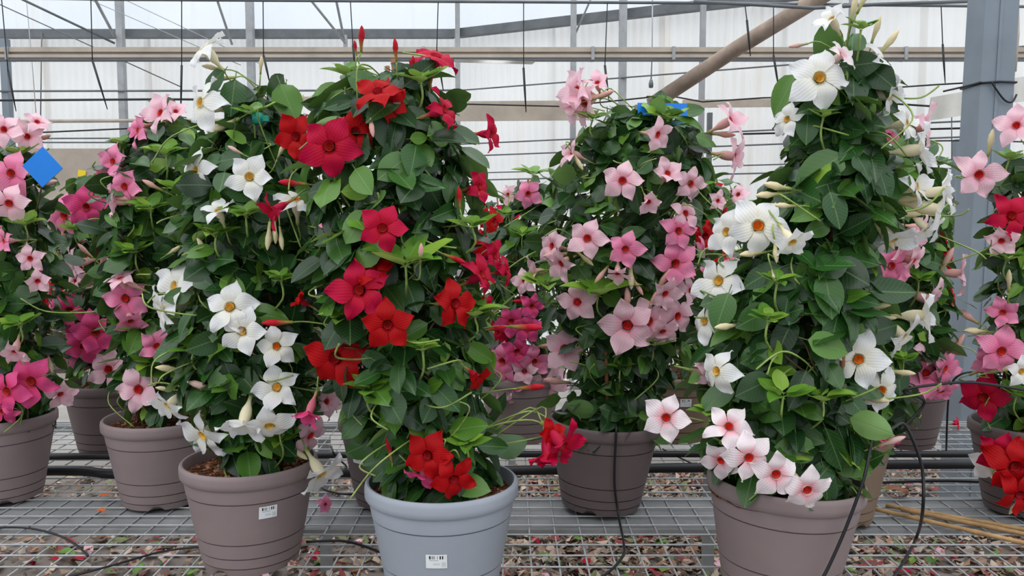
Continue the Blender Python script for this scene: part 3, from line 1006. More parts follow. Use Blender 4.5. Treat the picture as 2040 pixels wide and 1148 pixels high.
        for i in range(ninner):
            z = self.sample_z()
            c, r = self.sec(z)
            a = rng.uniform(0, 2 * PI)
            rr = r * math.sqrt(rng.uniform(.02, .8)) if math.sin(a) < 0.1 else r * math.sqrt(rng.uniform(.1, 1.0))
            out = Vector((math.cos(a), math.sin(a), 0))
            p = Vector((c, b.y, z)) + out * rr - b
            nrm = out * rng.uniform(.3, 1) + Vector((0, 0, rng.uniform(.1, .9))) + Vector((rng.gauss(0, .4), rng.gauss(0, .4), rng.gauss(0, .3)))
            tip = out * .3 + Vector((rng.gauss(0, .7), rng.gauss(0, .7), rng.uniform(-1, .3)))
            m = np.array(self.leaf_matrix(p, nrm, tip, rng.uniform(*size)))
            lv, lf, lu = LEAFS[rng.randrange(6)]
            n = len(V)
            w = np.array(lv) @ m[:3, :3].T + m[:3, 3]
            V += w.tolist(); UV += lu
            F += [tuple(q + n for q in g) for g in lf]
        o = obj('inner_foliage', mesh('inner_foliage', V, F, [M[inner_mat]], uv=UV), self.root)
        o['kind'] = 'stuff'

    def surf(self, px, py, out):
        q = at(px, py, self.y)
        c, r = self.sec(q.z)
        dx = q.x - c
        dep = math.sqrt(max(0.0, r * r - dx * dx)) if abs(dx) < r else 0.0
        yy = self.y - dep * 0.92 - out
        return at(px, py, yy)

    def flower(self, px, py, size, yaw=0, pitch=8, k='w', open_=0, out=0.075, detail=True):
        rng, b = self.rng, self.base
        p = self.surf(px, py, out)
        s = size / 2 * p.y / FPX * 1.16
        yaw, pitch = math.radians(yaw), math.radians(pitch)
        d = Vector((math.sin(yaw) * math.cos(pitch), -math.cos(yaw) * math.cos(pitch), math.sin(pitch)))
        q = Vector((0, 0, 1)).rotation_difference(d).to_matrix().to_4x4() @ Matrix.Rotation(rng.uniform(0, 2 * PI), 4, 'Z')
        m = q @ Matrix.Scale(s, 4)
        m.translation = p - b
        fm = FME[k]
        keep = []                            # leaves do not grow across the face of a flower
        for lo, ps in self.leaves:
            hit = any((at_px(q)[0] - px) ** 2 + (at_px(q)[1] - py) ** 2 < (size * .46) ** 2 and q.y < p.y + 0.02 for q in ps)
            if hit: bpy.data.objects.remove(lo)
            else: keep.append((lo, ps))
        self.leaves = keep
        if not detail:
            fl = obj('flower', fm['whole'], self.root, mat=m)
        else:
            fl = obj('flower', fm['tube'], self.root, mat=m)
            v0 = rng.randrange(4)
            for i in range(5):
                tilt = math.radians(open_ + rng.gauss(0, 9))
                pm = Matrix.Rotation(2 * PI * i / 5 + rng.gauss(0, .06), 4, 'Z') @ Matrix.Translation((0, .17, 0)) @ Matrix.Rotation(tilt, 4, 'X') @ Matrix.Rotation(rng.gauss(0, .12), 4, 'Y') @ Matrix.Translation((0, -.17, 0)) @ Matrix.Scale(rng.uniform(.92, 1.06), 4)
                obj('petal', fm['petals'][(v0 + (rng.random() < .4)) % 4], fl, mat=pm)
            obj('throat', fm['throat'], fl)
        # stalk from the back of the tube into the plant
        base = p - d * (1.2 * s)
        c, r = self.sec(p.z - 0.04)
        tgt = Vector((c, b.y, max(base.z - 0.05, b.z + PH)))
        dv = tgt - base
        L = min(dv.length * .8, 0.13)
        end = base + dv.normalized() * L + Vector((0, 0, -0.01))
        mid = base - d * L * .4
        inv = m.inverted()
        pts = [inv @ (Vector(x) - b) for x in spline([base, mid, end], 4)]
        v, f = tube_vf(pts, 0.0022 / s, 5)
        obj('stalk', mesh('stalk', v, f, [M['stem']]), fl)
        return fl

    def bud(self, px, py, size, ang, k='w', out=0.04, toward=0.25):
        """ang: direction the bud points in the picture, degrees from right, anticlockwise; px,py its middle"""
        b = self.base
        p = self.surf(px, py, out)
        s = size * p.y / FPX
        a = math.radians(ang)
        d = Vector((math.cos(a), -toward, math.sin(a))).normalized()
        p0 = p - d * (s * .5)
        q = Vector((0, 0, 1)).rotation_difference(d).to_matrix().to_4x4()
        m = q @ Matrix.Scale(s, 4)
        m.translation = p0 - b
        o = obj('bud', FME[k]['bud'], self.root, mat=m)
        c, r = self.sec(p0.z)
        dv = Vector((c, b.y, p0.z - 0.05)) - p0
        L = min(dv.length * .8, 0.09)
        inv = m.inverted()
        pts = [inv @ (Vector(x) - b) for x in spline([p0 + d * s * .03, p0 - d * L * .4, p0 + dv.normalized() * L - d * L * .3], 3)]
        v, f = tube_vf(pts, 0.002 / s, 5)
        obj('stalk', mesh('stalk', v, f, [M['stem']]), o)

    def shoot(self, px, py, size, n=8, up=0.6, mat='leaf_young', out=0.05):
        """a rosette of young pale leaves at a shoot tip"""
        rng, b = self.rng, self.base
        p = self.surf(px, py, out)
        s = size * p.y / FPX
        for i in range(n):
            a = 2 * PI * i / n * 1.0 + (0.5 if i % 2 else 0)
            lay = i % 2
            d = Vector((math.cos(a), math.sin(a) * .8, up * (.6 + .8 * lay)))
            nrm = Vector((-math.cos(a) * .5, -math.sin(a) * .5 - .3, 1.0))
            obj('leaf', LEAF_ME[mat][rng.choice((0, 3, 5))], self.root, mat=self.leaf_matrix(p - b + Vector((0, 0, .01 * lay)), nrm, d, s * (.6 - .15 * lay) * rng.uniform(.85, 1.1)))
        c, r = self.sec(p.z - .05)
        v, f = tube_vf([x - b for x in spline([p, p + Vector((0, .01, -.05)), p + (Vector((c, b.y, p.z - .1)) - p) * .6 + Vector((0, 0, -.06))], 4)], 0.003, 5)
        obj('shoot_stem', mesh('shoot_stem', v, f, [M['stem']]), self.root)

    def flowers(self, rows, **kw):
        for r in rows: self.flower(*r, **kw)
    def buds(self, rows, **kw):
        for r in rows: self.bud(*r, **kw)

NAME = 'potted_mandevilla'
# --- E: red, pale grey pot, front centre
E = Plant(NAME, 'tall red flowered mandevilla in the pale grey pot', 880, 2.2,
          [(975, 790, 960), (900, 750, 985), (800, 700, 965), (700, 650, 980), (600, 640, 975), (500, 620, 965), (400, 610, 960), (300, 610, 940), (220, 640, 910), (170, 690, 880), (140, 740, 860)],
          'pot_pale', 300, 950, scale=1.04, stickers=[(0, 0.158)], vines=9, tendrils=22)
E.flowers([(590, 272, 88, -18, 5, 'r'), (656, 292, 116, 0, 5, 'm'), (708, 262, 84, 25, 10, 'r', 0, .01), (752, 182, 86, -10, 45, 'r'), (775, 205, 70, 20, 0, 'r', 0, .02), (868, 112, 92, 30, 60, 'm', -10),
           (885, 218, 80, 70, 15, 'm'), (978, 268, 66, 65, -5, 'm', 10), (762, 455, 92, 10, 5, 'm'), (716, 578, 118, -8, 8, 'm'), (772, 648, 100, 12, 0, 'r'), (668, 714, 118, -10, 0, 'r'),
           (742, 538, 80, -10, 50, 'r', 0, .03), (906, 605, 98, 40, 5, 'r'), (955, 372, 64, 60, 10, 'm'), (960, 548, 84, 60, 25, 'm'), (852, 908, 96, -10, 5, 'r', 0, .06), (904, 955, 92, 15, -8, 'r', 0, .10),
           (842, 948, 70, -25, -55, 'h', 25, .06), (985, 510, 60, 55, 10, 'm'), (545, 420, 70, -60, -30, 'm', 25), (952, 752, 56, 60, -30, 'r', 20), (616, 822, 70, -30, -60, 'h', 40, .08),
           (1120, 888, 100, 45, -35, 'm', 10, .12), (1090, 905, 84, 10, -60, 'm', 25, .12), (1100, 865, 60, 30, 20, 'r', 10, .10), (1010, 540, 58, 70, 10, 'm'), (985, 440, 50, 50, 0, 'r'), (600, 600, 44, -50, 30, 'r', 30)])
E.buds([(720, 78, 52, 85, 'r'), (708, 96, 30, 95, 'r'), (788, 100, 46, 92, 'r'), (822, 128, 34, 85, 'r'), (838, 505, 44, 85, 'l', .09), (553, 643, 62, 180, 'r', .08), (905, 515, 52, -20, 'r'), (1048, 652, 70, 0, 'm', .06),
        (1058, 772, 60, 8, 'r', .06), (915, 395, 46, 92, 'r'), (775, 895, 64, 100, 'm', .05), (720, 150, 56, -25, 'm'), (985, 655, 50, 10, 'm'), (585, 365, 60, 175, 'm', .05), (740, 250, 50, -80, 'l', .03), (660, 690, 40, -95, 'r')])
for q in ((808, 530, 170, 9, .5), (690, 152, 80), (838, 165, 100, 8, 1.0), (940, 455, 84), (945, 632, 110), (735, 780, 90), (842, 700, 70), (930, 890, 80), (680, 640, 80)): E.shoot(*q)

# --- D: white, taupe pot, front left
D = Plant(NAME, 'white flowered mandevilla in the front left taupe pot with a barcode label', 497, 2.44,
          [(900, 455, 570), (830, 425, 600), (760, 375, 625), (650, 350, 650), (550, 360, 655), (450, 365, 650), (350, 370, 640), (290, 400, 620), (230, 450, 570), (195, 480, 545)],
          'pot', 290, 820, stickers=[(33, 0.196)], vines=8, tendrils=18)
D.flowers([(408, 95, 84, -55, 50, 'w', -15), (400, 205, 104, -40, 10, 'w', -15, .12), (390, 340, 80, -30, 10, 'w'), (497, 352, 86, 10, 5, 'w'), (435, 420, 66, -10, 55, 'w', 20), (348, 572, 112, -40, 15, 'w'), (325, 615, 80, -50, -10, 'w', 20),
           (458, 612, 100, 5, 25, 'w'), (482, 660, 92, 0, 0, 'w'), (551, 690, 80, 5, 5, 'o'), (552, 772, 92, -5, 20, 'w'), (405, 868, 104, -30, -20, 'w', 0, .12), (485, 842, 96, -10, -55, 'w', 20, .13), (537, 848, 96, 12, -35, 'w', 5, .13),
           (640, 945, 96, 50, -40, 'w', 10, .12), (335, 808, 78, -35, -30, 'w', 10, .14), (618, 868, 80, 50, -20, 'l', 0, .03), (590, 398, 84, 10, 60, 'o', 0, .06), (620, 250, 50, 40, 20, 'w', 40, -.02), (650, 800, 70, 60, 0, 'l', 30, -.02)])
D.buds([(440, 156, 56, 185, 'w'), (425, 135, 44, 172, 'w'), (445, 250, 70, 205, 'w', .06), (405, 495, 48, 115, 'w'), (535, 470, 60, -92, 'w', .06), (548, 462, 50, -85, 'w', .05), (560, 475, 50, -80, 'w', .05), (340, 735, 60, 172, 'w', .04), (405, 770, 66, 160, 'W', .06),
        (330, 775, 40, 170, 'w'), (600, 210, 44, 75, 'w'), (470, 300, 36, 150, 'W'), (590, 900, 60, -30, 'w', .06), (520, 130, 36, 80, 'w'), (560, 300, 40, 60, 'w')])
for q in ((490, 432, 90), (430, 470, 80), (560, 560, 70), (385, 700, 90, 6, .3), (505, 230, 80), (560, 880, 80)): D.shoot(*q)
# two large leaves at the top
for (x, y_, s, nx, tx, tz) in ((470, 178, .115, -.1, -.1, -1), (555, 187, .12, .2, .35, -.8), (450, 165, .09, -.4, -.6, -.4)):
    p = at(x, y_ - 28, 2.36)
    obj('leaf', LEAF_ME['leaf'][2], D.root, mat=D.leaf_matrix(p - D.base, Vector((nx, -1, .25)), Vector((tx, -.1, tz)), s))

# --- J: white, right front
J = Plant(NAME, 'tallest white flowered mandevilla with blush blooms over its rim, front right', 1556, 2.2,
          [(945, 1450, 1680), (880, 1410, 1705), (780, 1400, 1720), (680, 1405, 1735), (580, 1425, 1735), (480, 1480, 1740), (400, 1510, 1770), (330, 1560, 1785), (280, 1600, 1740), (230, 1590, 1740), (170, 1590, 1760), (125, 1640, 1745)],
          'pot', 300, 950, (0.074, 0.125), scale=1.04, tilt=2.5, vines=9, tendrils=18)
J.flowers([(1632, 155, 116, -5, 8, 'w'), (1658, 38, 66, -50, 40, 'w', 30), (1510, 450, 118, -8, 8, 'o', 0, .08), (1448, 462, 84, -45, 5, 'w'), (1578, 482, 80, 20, -40, 'w', 10), (1432, 560, 106, -45, 15, 'w', -15), (1764, 128, 92, 55, 30, 'w', -5), (1772, 192, 86, 50, -15, 'w', 10),
           (1710, 716, 112, -5, 0, 'o', 0, .07), (1756, 778, 94, 5, 0, 'o', 0, .07), (1778, 478, 92, 30, -55, 'w', 20, .06), (1832, 298, 98, 66, 5, 'w', 22), (1866, 418, 106, 62, -12, 'w', 20), (1798, 670, 96, 42, -35, 'w', 10), (1840, 628, 96, 66, 5, 'w', 20), (1806, 245, 70, 45, 10, 'w', 10), (1878, 380, 84, 64, 10, 'w', 25), (1845, 455, 66, 40, -40, 'w', 20),
           (1568, 238, 66, -55, 10, 'w'), (1404, 640, 84, -55, 10, 'w', -15), (1428, 740, 92, -55, 10, 'w', -15), (1675, 110, 60, 40, 30, 'W', 30), (1826, 372, 82, 50, 10, 'w', 10),
           (1327, 832, 92, -10, 8, 'W', 0, .16), (1452, 850, 90, -5, 35, 'W', 0, .12), (1436, 918, 80, -40, -10, 'W', 10, .14), (1492, 912, 96, -5, 0, 'W', 0, .16), (1546, 945, 96, 0, -2, 'W', 0, .18), (1608, 976, 100, 5, -12, 'W', 0, .18), (1412, 742, 64, 40, 0, 'l', 0, -.05)])
J.buds([(1550, 372, 66, 170, 'w', .05), (1532, 388, 60, 184, 'w', .06), (1565, 410, 50, 178, 'w'), (1800, 372, 60, -8, 'w'), (1795, 398, 66, 2, 'w'), (1800, 425, 70, -4, 'w', .05), (1590, 90, 44, 190, 'W'), (1770, 86, 60, 55, 'w'), (1745, 60, 54, 78, 'w'), (1700, 20, 56, 85, 'w'), (1720, 0, 56, 70, 'w'),
        (1742, 610, 62, 5, 'w', .06), (1752, 632, 66, -2, 'w', .06), (1755, 652, 60, -5, 'w'), (1742, 796, 60, -5, 'w', .08), (1795, 742, 56, -4, 'w'), (1760, 470, 70, -55, 'w'), (1540, 548, 26, -80, 'W', .07), (1500, 505, 60, 185, 'w'), (1450, 650, 60, 184, 'w'), (1745, 868, 70, 5, 'W', .1), (1775, 880, 60, 25, 'W', .1), (1725, 840, 50, 70, 'W', .1), (1545, 500, 50, -88, 'w')])
for q in ((1548, 566, 80), (1560, 792, 122, 6, .25), (1640, 800, 122, 6, .25), (1715, 60, 70), (1640, 235, 60), (1530, 640, 80), (1415, 830, 90), (1700, 860, 90)): J.shoot(*q)
for (x, y_, s, nx, tx, tz) in ((1690, 325, .15, -.3, -.9, -.5), (1650, 400, .10, 0, .2, -1), (1610, 235, .10, -.2, -.1, -1), (1592, 165, .125, -.6, -.75, -1), (1740, 340, .11, .3, .3, -1), (1670, 640, .11, .2, -.3, -.9), (1640, 560, .12, .0, .1, -1), (1600, 700, .11, 0, .9, -.2), (1455, 600, .11, -.4, -.4, -1)):
    p = J.surf(x, y_ - 25, .02)
    obj('leaf', LEAF_ME['leaf'][3 if x == 1592 else 0], J.root, mat=J.leaf_matrix(p - J.base, Vector((nx, -1, .45)), Vector((tx, -.2, tz)), s))

# --- H: light pink, centre right behind
H = Plant(NAME, 'light pink flowered mandevilla behind, pot with a black tube down its front', 1197, 2.91,
          [(845, 1135, 1320), (790, 1120, 1335), (730, 1150, 1330), (690, 1130, 1385), (600, 1085, 1395), (500, 1080, 1400), (400, 1085, 1410), (320, 1110, 1420), (260, 1150, 1400), (215, 1190, 1360)],
          'pot_dark', 280, 820, tilt=2.5, vines=8, tendrils=22)
H.flowers([(1150, 180, 88, -60, 10, 'l', 15), (1165, 205, 80, -50, -25, 'l', 25), (1140, 215, 60, -60, -50, 'l', 30), (1190, 165, 50, -20, 40, 'l', 30), (1455, 240, 76, 55, 25, 'l', 30), (1462, 312, 78, 62, -10, 'l', 25), (1310, 268, 66, 40, -10, 'l', 15), (1240, 360, 78, -10, 10, 'l'),
           (1330, 345, 60, 10, 30, 'l', 20), (1376, 366, 66, 15, 5, 'l'), (1170, 475, 76, -10, 15, 'l'), (1246, 496, 70, 0, 0, 'p'), (1346, 525, 86, 5, 0, 'p'), (1100, 490, 66, -50, 10, 'l', 10), (1118, 525, 66, -50, -20, 'l', 20), (1352, 460, 70, 10, 10, 'p'), (1366, 425, 62, 20, 20, 'l'),
           (1150, 602, 78, -15, 5, 'l'), (1250, 648, 106, -8, 0, 'l', 0, .07), (1292, 640, 92, 15, 5, 'l', 0, .04), (1125, 695, 84, -10, 5, 'l'), (1325, 585, 66, 20, -20, 'l', 20), (1350, 630, 78, 25, 0, 'l'), (1140, 305, 56, -60, 20, 'l', 30), (1065, 542, 66, -70, 5, 'l', 20), (1292, 402, 50, 10, -30, 'l', 30), (1320, 660, 66, 10, -40, 'l', 20), (1230, 545, 50, -10, -50, 'l', 30), (1375, 580, 60, 40, 10, 'l'), (1400, 500, 50, 60, 10, 'p')])
H.buds([(1200, 190, 50, 20, 'l'), (1370, 222, 40, 20, 'W'), (1150, 320, 46, -60, 'w'), (1110, 508, 60, 185, 'l', .06), (1165, 515, 46, -40, 'w'), (1257, 550, 56, -90, 'w', .05), (1270, 570, 44, -60, 'l'), (1200, 545, 50, 230, 'l'), (1320, 560, 60, 60, 'l'), (1440, 268, 50, -5, 'l'), (1250, 600, 60, 95, 'l'), (1355, 495, 50, 80, 'W'), (1300, 600, 44, 70, 'l'), (1110, 760, 60, 170, 'l')])
for q in ((1192, 590, 130, 8, .3), (1090, 572, 110), (1235, 735, 50, 4, .3), (1180, 240, 80), (1300, 690, 80), (1330, 240, 80)): H.shoot(*q)

for pl, p0, p1 in ((H, at(1211, 830, 2.80), at(1206, 640, 2.735)), (J, at(1671, 915, 2.10), at(1680, 690, 2.03))):
    v, f = tube_vf([p0 - pl.base - Vector((0, 0, .05)), p1 - pl.base], [0.0075, 0.0065], 7)
    obj('stake', mesh('stake', v, f, [M['stake']]), pl.root)
# --- A: pink at the left edge
A = Plant(NAME, 'pink flowered mandevilla cut off by the left edge', -2, 3.02,
          [(825, -70, 75), (750, -90, 95), (650, -95, 105), (550, -95, 110), (450, -95, 105), (390, -90, 85), (330, -80, 55), (285, -60, 45)],
          'pot', 200, 560, vines=6, tendrils=10)
A.flowers([(22, 345, 86, 0, 0, 'p'), (8, 258, 66, 10, 10, 'l'), (55, 272, 62, 10, 5, 'l'), (74, 243, 50, 40, 40, 'l', 10), (18, 405, 76, 10, -10, 'l'), (60, 515, 52, 10, 0, 'l'), (62, 760, 96, 5, 0, 'h'), (14, 780, 90, -10, 0, 'h'), (120, 785, 60, 50, -30, 'l', 20), (30, 700, 60, 10, -50, 'l', 30), (8, 480, 50, -30, 0, 'p'), (75, 560, 50, 30, -20, 'l', 30), (5, 820, 60, 0, -20, 'h')])
A.buds([(95, 365, 50, 10, 'W'), (100, 725, 40, -70, 'w'), (40, 715, 40, 120, 'W'), (85, 275, 40, 15, 'l')])
for q in ((40, 310, 70), (50, 450, 70), (40, 650, 80)): A.shoot(*q)

# --- C: light pink behind the white plant
C = Plant(NAME, 'light pink mandevilla just behind and left of the white one', 322, 2.98,
          [(800, 260, 400), (720, 240, 420), (620, 215, 440), (520, 195, 440), (420, 195, 440), (330, 215, 430), (270, 260, 410), (230, 300, 380)],
          'pot', 240, 620, vines=6, tendrils=12)
C.flowers([(320, 225, 76, -30, 20, 'l', 15), (275, 260, 62, -40, 10, 'p', 10), (225, 322, 70, -20, 5, 'p', 10), (248, 372, 72, -10, 0, 'p'), (232, 402, 60, -70, 0, 'l', 25), (276, 776, 92, 0, 5, 'l', 0, .08), (312, 690, 66, 20, 0, 'p', 10), (200, 350, 50, -50, 0, 'p', 10), (250, 595, 84, 0, 0, 'p', 0, .06), (240, 555, 60, -20, 60, 'l', 10), (260, 640, 60, 30, -40, 'p', 20), (350, 222, 44, 20, 30, 'l', 30)])
C.buds([(260, 395, 60, 180, 'l'), (305, 370, 46, 150, 'l'), (290, 250, 44, 190, 'l'), (270, 570, 50, 150, 'l'), (345, 500, 40, 30, 'w')])
for q in ((262, 660, 80), (300, 730, 90), (240, 290, 60), (300, 420, 90), (330, 310, 90), (270, 505, 80), (350, 380, 80)): C.shoot(*q)

# --- B: hot pink behind, left
B = Plant(NAME, 'hot pink mandevilla in the rearmost pot at left', 226, 3.66,
          [(740, 160, 260), (680, 130, 275), (580, 115, 285), (480, 115, 285), (400, 130, 280), (350, 160, 260)],
          'pot_dark', 150, 300, vines=5, tendrils=10)
B.flowers([(128, 430, 84, -10, 0, 'p'), (172, 412, 78, 10, 0, 'h'), (138, 620, 90, -5, 5, 'h'), (190, 662, 84, 20, 0, 'h'), (150, 525, 70, -50, -10, 'l', 15), (132, 705, 84, -10, -10, 'p'), (108, 672, 60, -60, -20, 'l', 15), (216, 736, 84, 0, 10, 'l', 0, .08), (165, 690, 70, 10, -10, 'h'), (150, 560, 40, -20, 10, 'l', 20), (100, 600, 50, -60, 0, 'p'), (185, 555, 50, 20, -30, 'l', 20)])
B.buds([(170, 500, 40, 130, 'l'), (205, 520, 46, 60, 'l'), (130, 480, 40, 100, 'l')])
for q in ((150, 460, 60), (110, 480, 60)): B.shoot(*q)

# --- F: between white and red plants, behind
F_ = Plant(NAME, 'shaded pink mandevilla in the dark pot squeezed behind the red one', 785, 2.98,
           [(800, 715, 860), (700, 690, 880), (600, 690, 880), (500, 700, 870), (420, 720, 850), (360, 750, 820)],
           'pot_dark', 100, 320, stickers=[(-38, 0.19)], vines=5, tendrils=8)
F_.flowers([(722, 762, 72, -20, 20, 'p', 10), (700, 520, 50, -30, 0, 'l'), (735, 800, 50, 0, -30, 'h', 20), (640, 540, 56, -40, 10, 'l', 10)])
F_.buds([(740, 720, 40, 80, 'l'), (690, 780, 44, 200, 'r')])

# --- G: pink/red plant between red and light pink ones
G = Plant(NAME, 'pink mandevilla in a far pot between the red and light pink plants', 1036, 3.84,
          [(760, 985, 1095), (690, 975, 1110), (600, 975, 1115), (500, 985, 1120), (420, 1000, 1115), (360, 1030, 1095)],
          'pot', 150, 300, vines=5, tendrils=14)
G.flowers([(1052, 386, 56, 5, 0, 'p'), (1012, 388, 40, -40, 10, 'l'), (1018, 640, 60, -10, 0, 'h'), (1050, 655, 60, 10, 0, 'h'), (1000, 720, 70, -20, 0, 'p'), (1030, 700, 60, 10, -10, 'h'), (1065, 720, 66, 20, -10, 'p'), (1012, 765, 60, -20, -20, 'p'), (1085, 770, 84, 20, -30, 'l', 10), (1045, 740, 50, 0, 0, 'l', 20), (990, 660, 50, -30, 0, 'm'), (1060, 610, 50, 10, 0, 'h', 10), (1100, 745, 60, 30, 0, 'l'), (1045, 560, 50, -20, 0, 'l', 20), (1005, 800, 50, 0, -40, 'l', 20)])
G.buds([(1035, 765, 50, 100, 'm'), (1080, 690, 40, 10, 'l'), (1040, 600, 40, 180, 'r')])
for q in ((1062, 350, 70, 8, 1.0), (1040, 470, 60), (1010, 430, 50)): G.shoot(*q)

# --- I: behind the light pink one on the right
I_ = Plant(NAME, 'pale pink mandevilla half hidden behind the light pink one', 1345, 3.86,
           [(700, 1310, 1400), (620, 1300, 1420), (500, 1310, 1440), (400, 1330, 1450), (350, 1370, 1430)],
           'pot_tan', 110, 240, stickers=[(3, 0.20)], vines=5, tendrils=10)
I_.flowers([(1345, 640, 64, 0, -10, 'l', 10), (1365, 660, 60, 20, -20, 'l', 10), (1405, 470, 60, 10, 0, 'r'), (1385, 560, 50, 20, 0, 'l'), (1410, 540, 50, 30, 0, 'p'), (1430, 400, 40, 20, 0, 'l', 10), (1350, 690, 50, 0, -40, 'l', 20), (1330, 610, 50, -20, 0, 'l')])
I_.buds([(1440, 430, 40, 70, 'r'), (1420, 600, 40, 20, 'l')])

# --- K: pink, behind the tall white plant
K = Plant(NAME, 'pink mandevilla in the tan pot peeking out behind the tall white plant', 1655, 2.80,
          [(880, 1640, 1760), (800, 1660, 1810), (700, 1680, 1860), (600, 1690, 1880), (500, 1690, 1890), (400, 1700, 1880), (320, 1720, 1850), (270, 1750, 1830)],
          'pot_tan', 160, 340, vines=6, tendrils=12)
K.flowers([(1735, 555, 80, -15, 0, 'p'), (1776, 530, 78, 5, 5, 'p'), (1800, 490, 84, 20, -50, 'l', 15), (1915, 545, 76, 65, 0, 'l', 10), (1852, 598, 84, 50, -20, 'l', 10), (1842, 252, 84, 50, 5, 'l', 12), (1745, 868, 76, -20, -70, 'h', 35), (1835, 455, 60, 40, -10, 'l', 10), (1845, 745, 96, 10, 10, 'p'), (1882, 735, 80, 30, -10, 'p'), (1850, 700, 60, 20, 40, 'l'), (1790, 575, 50, 10, -10, 'p', 10), (1770, 268, 44, -30, -50, 'p', 30), (1875, 780, 60, 10, -40, 'p', 15), (1820, 520, 60, 40, -20, 'l', 10)])
K.buds([(1885, 520, 60, 70, 'l'), (1930, 632, 60, 150, 'l'), (1945, 660, 60, 175, 'w'), (1905, 690, 60, 65, 'l'), (1880, 690, 50, 75, 'l'), (1800, 560, 40, 60, 'l')])
for q in ((1800, 720, 60), (1830, 560, 70), (1870, 330, 50)): K.shoot(*q)

# --- L: far pot right
L_ = Plant(NAME, 'red and pink mandevilla in the far dark grey pot near the steel column', 1795, 3.75,
           [(740, 1750, 1840), (650, 1740, 1860), (550, 1750, 1870), (450, 1770, 1870), (400, 1790, 1850)],
           'pot_dark', 110, 220, vines=4, tendrils=8)
L_.flowers([(1880, 505, 50, 20, 0, 'r'), (1870, 480, 40, 0, 20, 'r'), (1888, 590, 44, 20, 0, 'r'), (1850, 690, 50, 10, 0, 'l'), (1870, 640, 44, 20, -10, 'p'), (1858, 385, 34, 10, 10, 'r')])
L_.buds([(1860, 560, 36, 60, 'l')])

# --- M: right edge
Mp = Plant(NAME, 'pink and red flowered mandevilla cut off by the right edge', 2052, 2.88,
           [(850, 1985, 2120), (760, 1970, 2130), (660, 1980, 2135), (560, 1975, 2135), (460, 1985, 2130), (380, 2000, 2120), (320, 2015, 2100)],
           'pot_dark', 170, 360, vines=6, tendrils=12)
Mp.flowers([(1950, 348, 92, -5, 0, 'l', 0, .06), (2025, 250, 76, -40, 20, 'l', 10), (1995, 700, 92, -5, 0, 'p'), (1958, 792, 92, -30, -5, 'm'), (2015, 430, 84, -10, 10, 'm'), (2022, 930, 116, -10, 0, 'r', 0, .14), (2030, 985, 90, 0, -10, 'r', 0, .16), (1972, 925, 70, -30, 0, 'w', 0, .10), (1998, 622, 60, -20, 0, 'p', 10), (1995, 480, 60, -20, -20, 'l', 10), (1990, 905, 80, -25, 10, 'm', 10, .12), (1970, 720, 60, -40, 0, 'p', 10), (2035, 740, 60, 0, 0, 'w', 10)])
Mp.buds([(1973, 285, 56, 90, 'w', .05), (1960, 735, 60, 30, 'w'), (2000, 735, 60, 20, 'w'), (2010, 560, 50, 100, 'w'), (2020, 1010, 40, 230, 'w', .1)])
for q in ((2010, 320, 70), (2005, 520, 80), (2025, 790, 80)): Mp.shoot(*q)

# --- background plants on the farther bench
def far_plant(label, x, y, prof, n, nin, fl, k, mat='pot_dark', inner='leaf_inner_shaded'):
    p = Plant(NAME, label, x, y, prof, mat, n, nin, (0.06, 0.09), vines=3, tendrils=4, stakes=2, group='background plants on the far bench', inner_mat=inner)
    rng = random.Random(x)
    for i in range(fl):
        py = rng.uniform(prof[-1][0], prof[0][0]); 
        px_ = rng.uniform(prof[len(prof) // 2][1], prof[len(prof) // 2][2])
        p.flower(px_, py, rng.uniform(30, 44), rng.uniform(-50, 50), rng.uniform(-20, 30), rng.choice(k), rng.uniform(-5, 25), detail=False)
far_plant('distant red mandevilla between the two leftmost pink plants', 122, 5.6, [(640, 80, 170), (560, 70, 175), (480, 80, 165), (420, 100, 150)], 50, 160, 14, 'rrm')
far_plant('distant red mandevilla showing right of the red front plant', 985, 5.7, [(640, 930, 1040), (540, 925, 1045), (450, 935, 1035), (390, 955, 1015)], 50, 160, 16, 'rrm')
far_plant('distant red and pink mandevilla between light pink and white plants', 1440, 5.7, [(640, 1390, 1490), (540, 1385, 1500), (440, 1395, 1490), (370, 1410, 1470)], 60, 160, 16, 'rpl')
far_plant('distant red mandevilla left of the steel column', 1870, 5.5, [(660, 1820, 1920), (560, 1815, 1925), (460, 1830, 1910), (390, 1850, 1890)], 50, 160, 14, 'rrm')
far_plant('distant pale variegated plant right of the steel column', 2000, 5.6, [(680, 1960, 2060), (600, 1955, 2065), (540, 1970, 2050), (500, 1985, 2040)], 30, 220, 4, 'w', 'pot_white', 'leaf_pale')
far_plant('distant pale variegated plant low behind the far pink plant', 1900, 6.15, [(700, 1850, 1960), (650, 1845, 1965), (600, 1860, 1950), (570, 1880, 1930)], 10, 200, 2, 'w', 'pot_white', 'leaf_pale')
far_plant('distant pink mandevilla behind the white and red front plants', 640, 5.6, [(640, 580, 700), (540, 575, 705), (440, 590, 690), (390, 610, 670)], 40, 160, 10, 'lpl')
far_plant('distant pink mandevilla hidden behind the light pink plant', 1240, 5.6, [(640, 1180, 1300), (540, 1175, 1305), (440, 1190, 1290)], 30, 140, 4, 'lp')

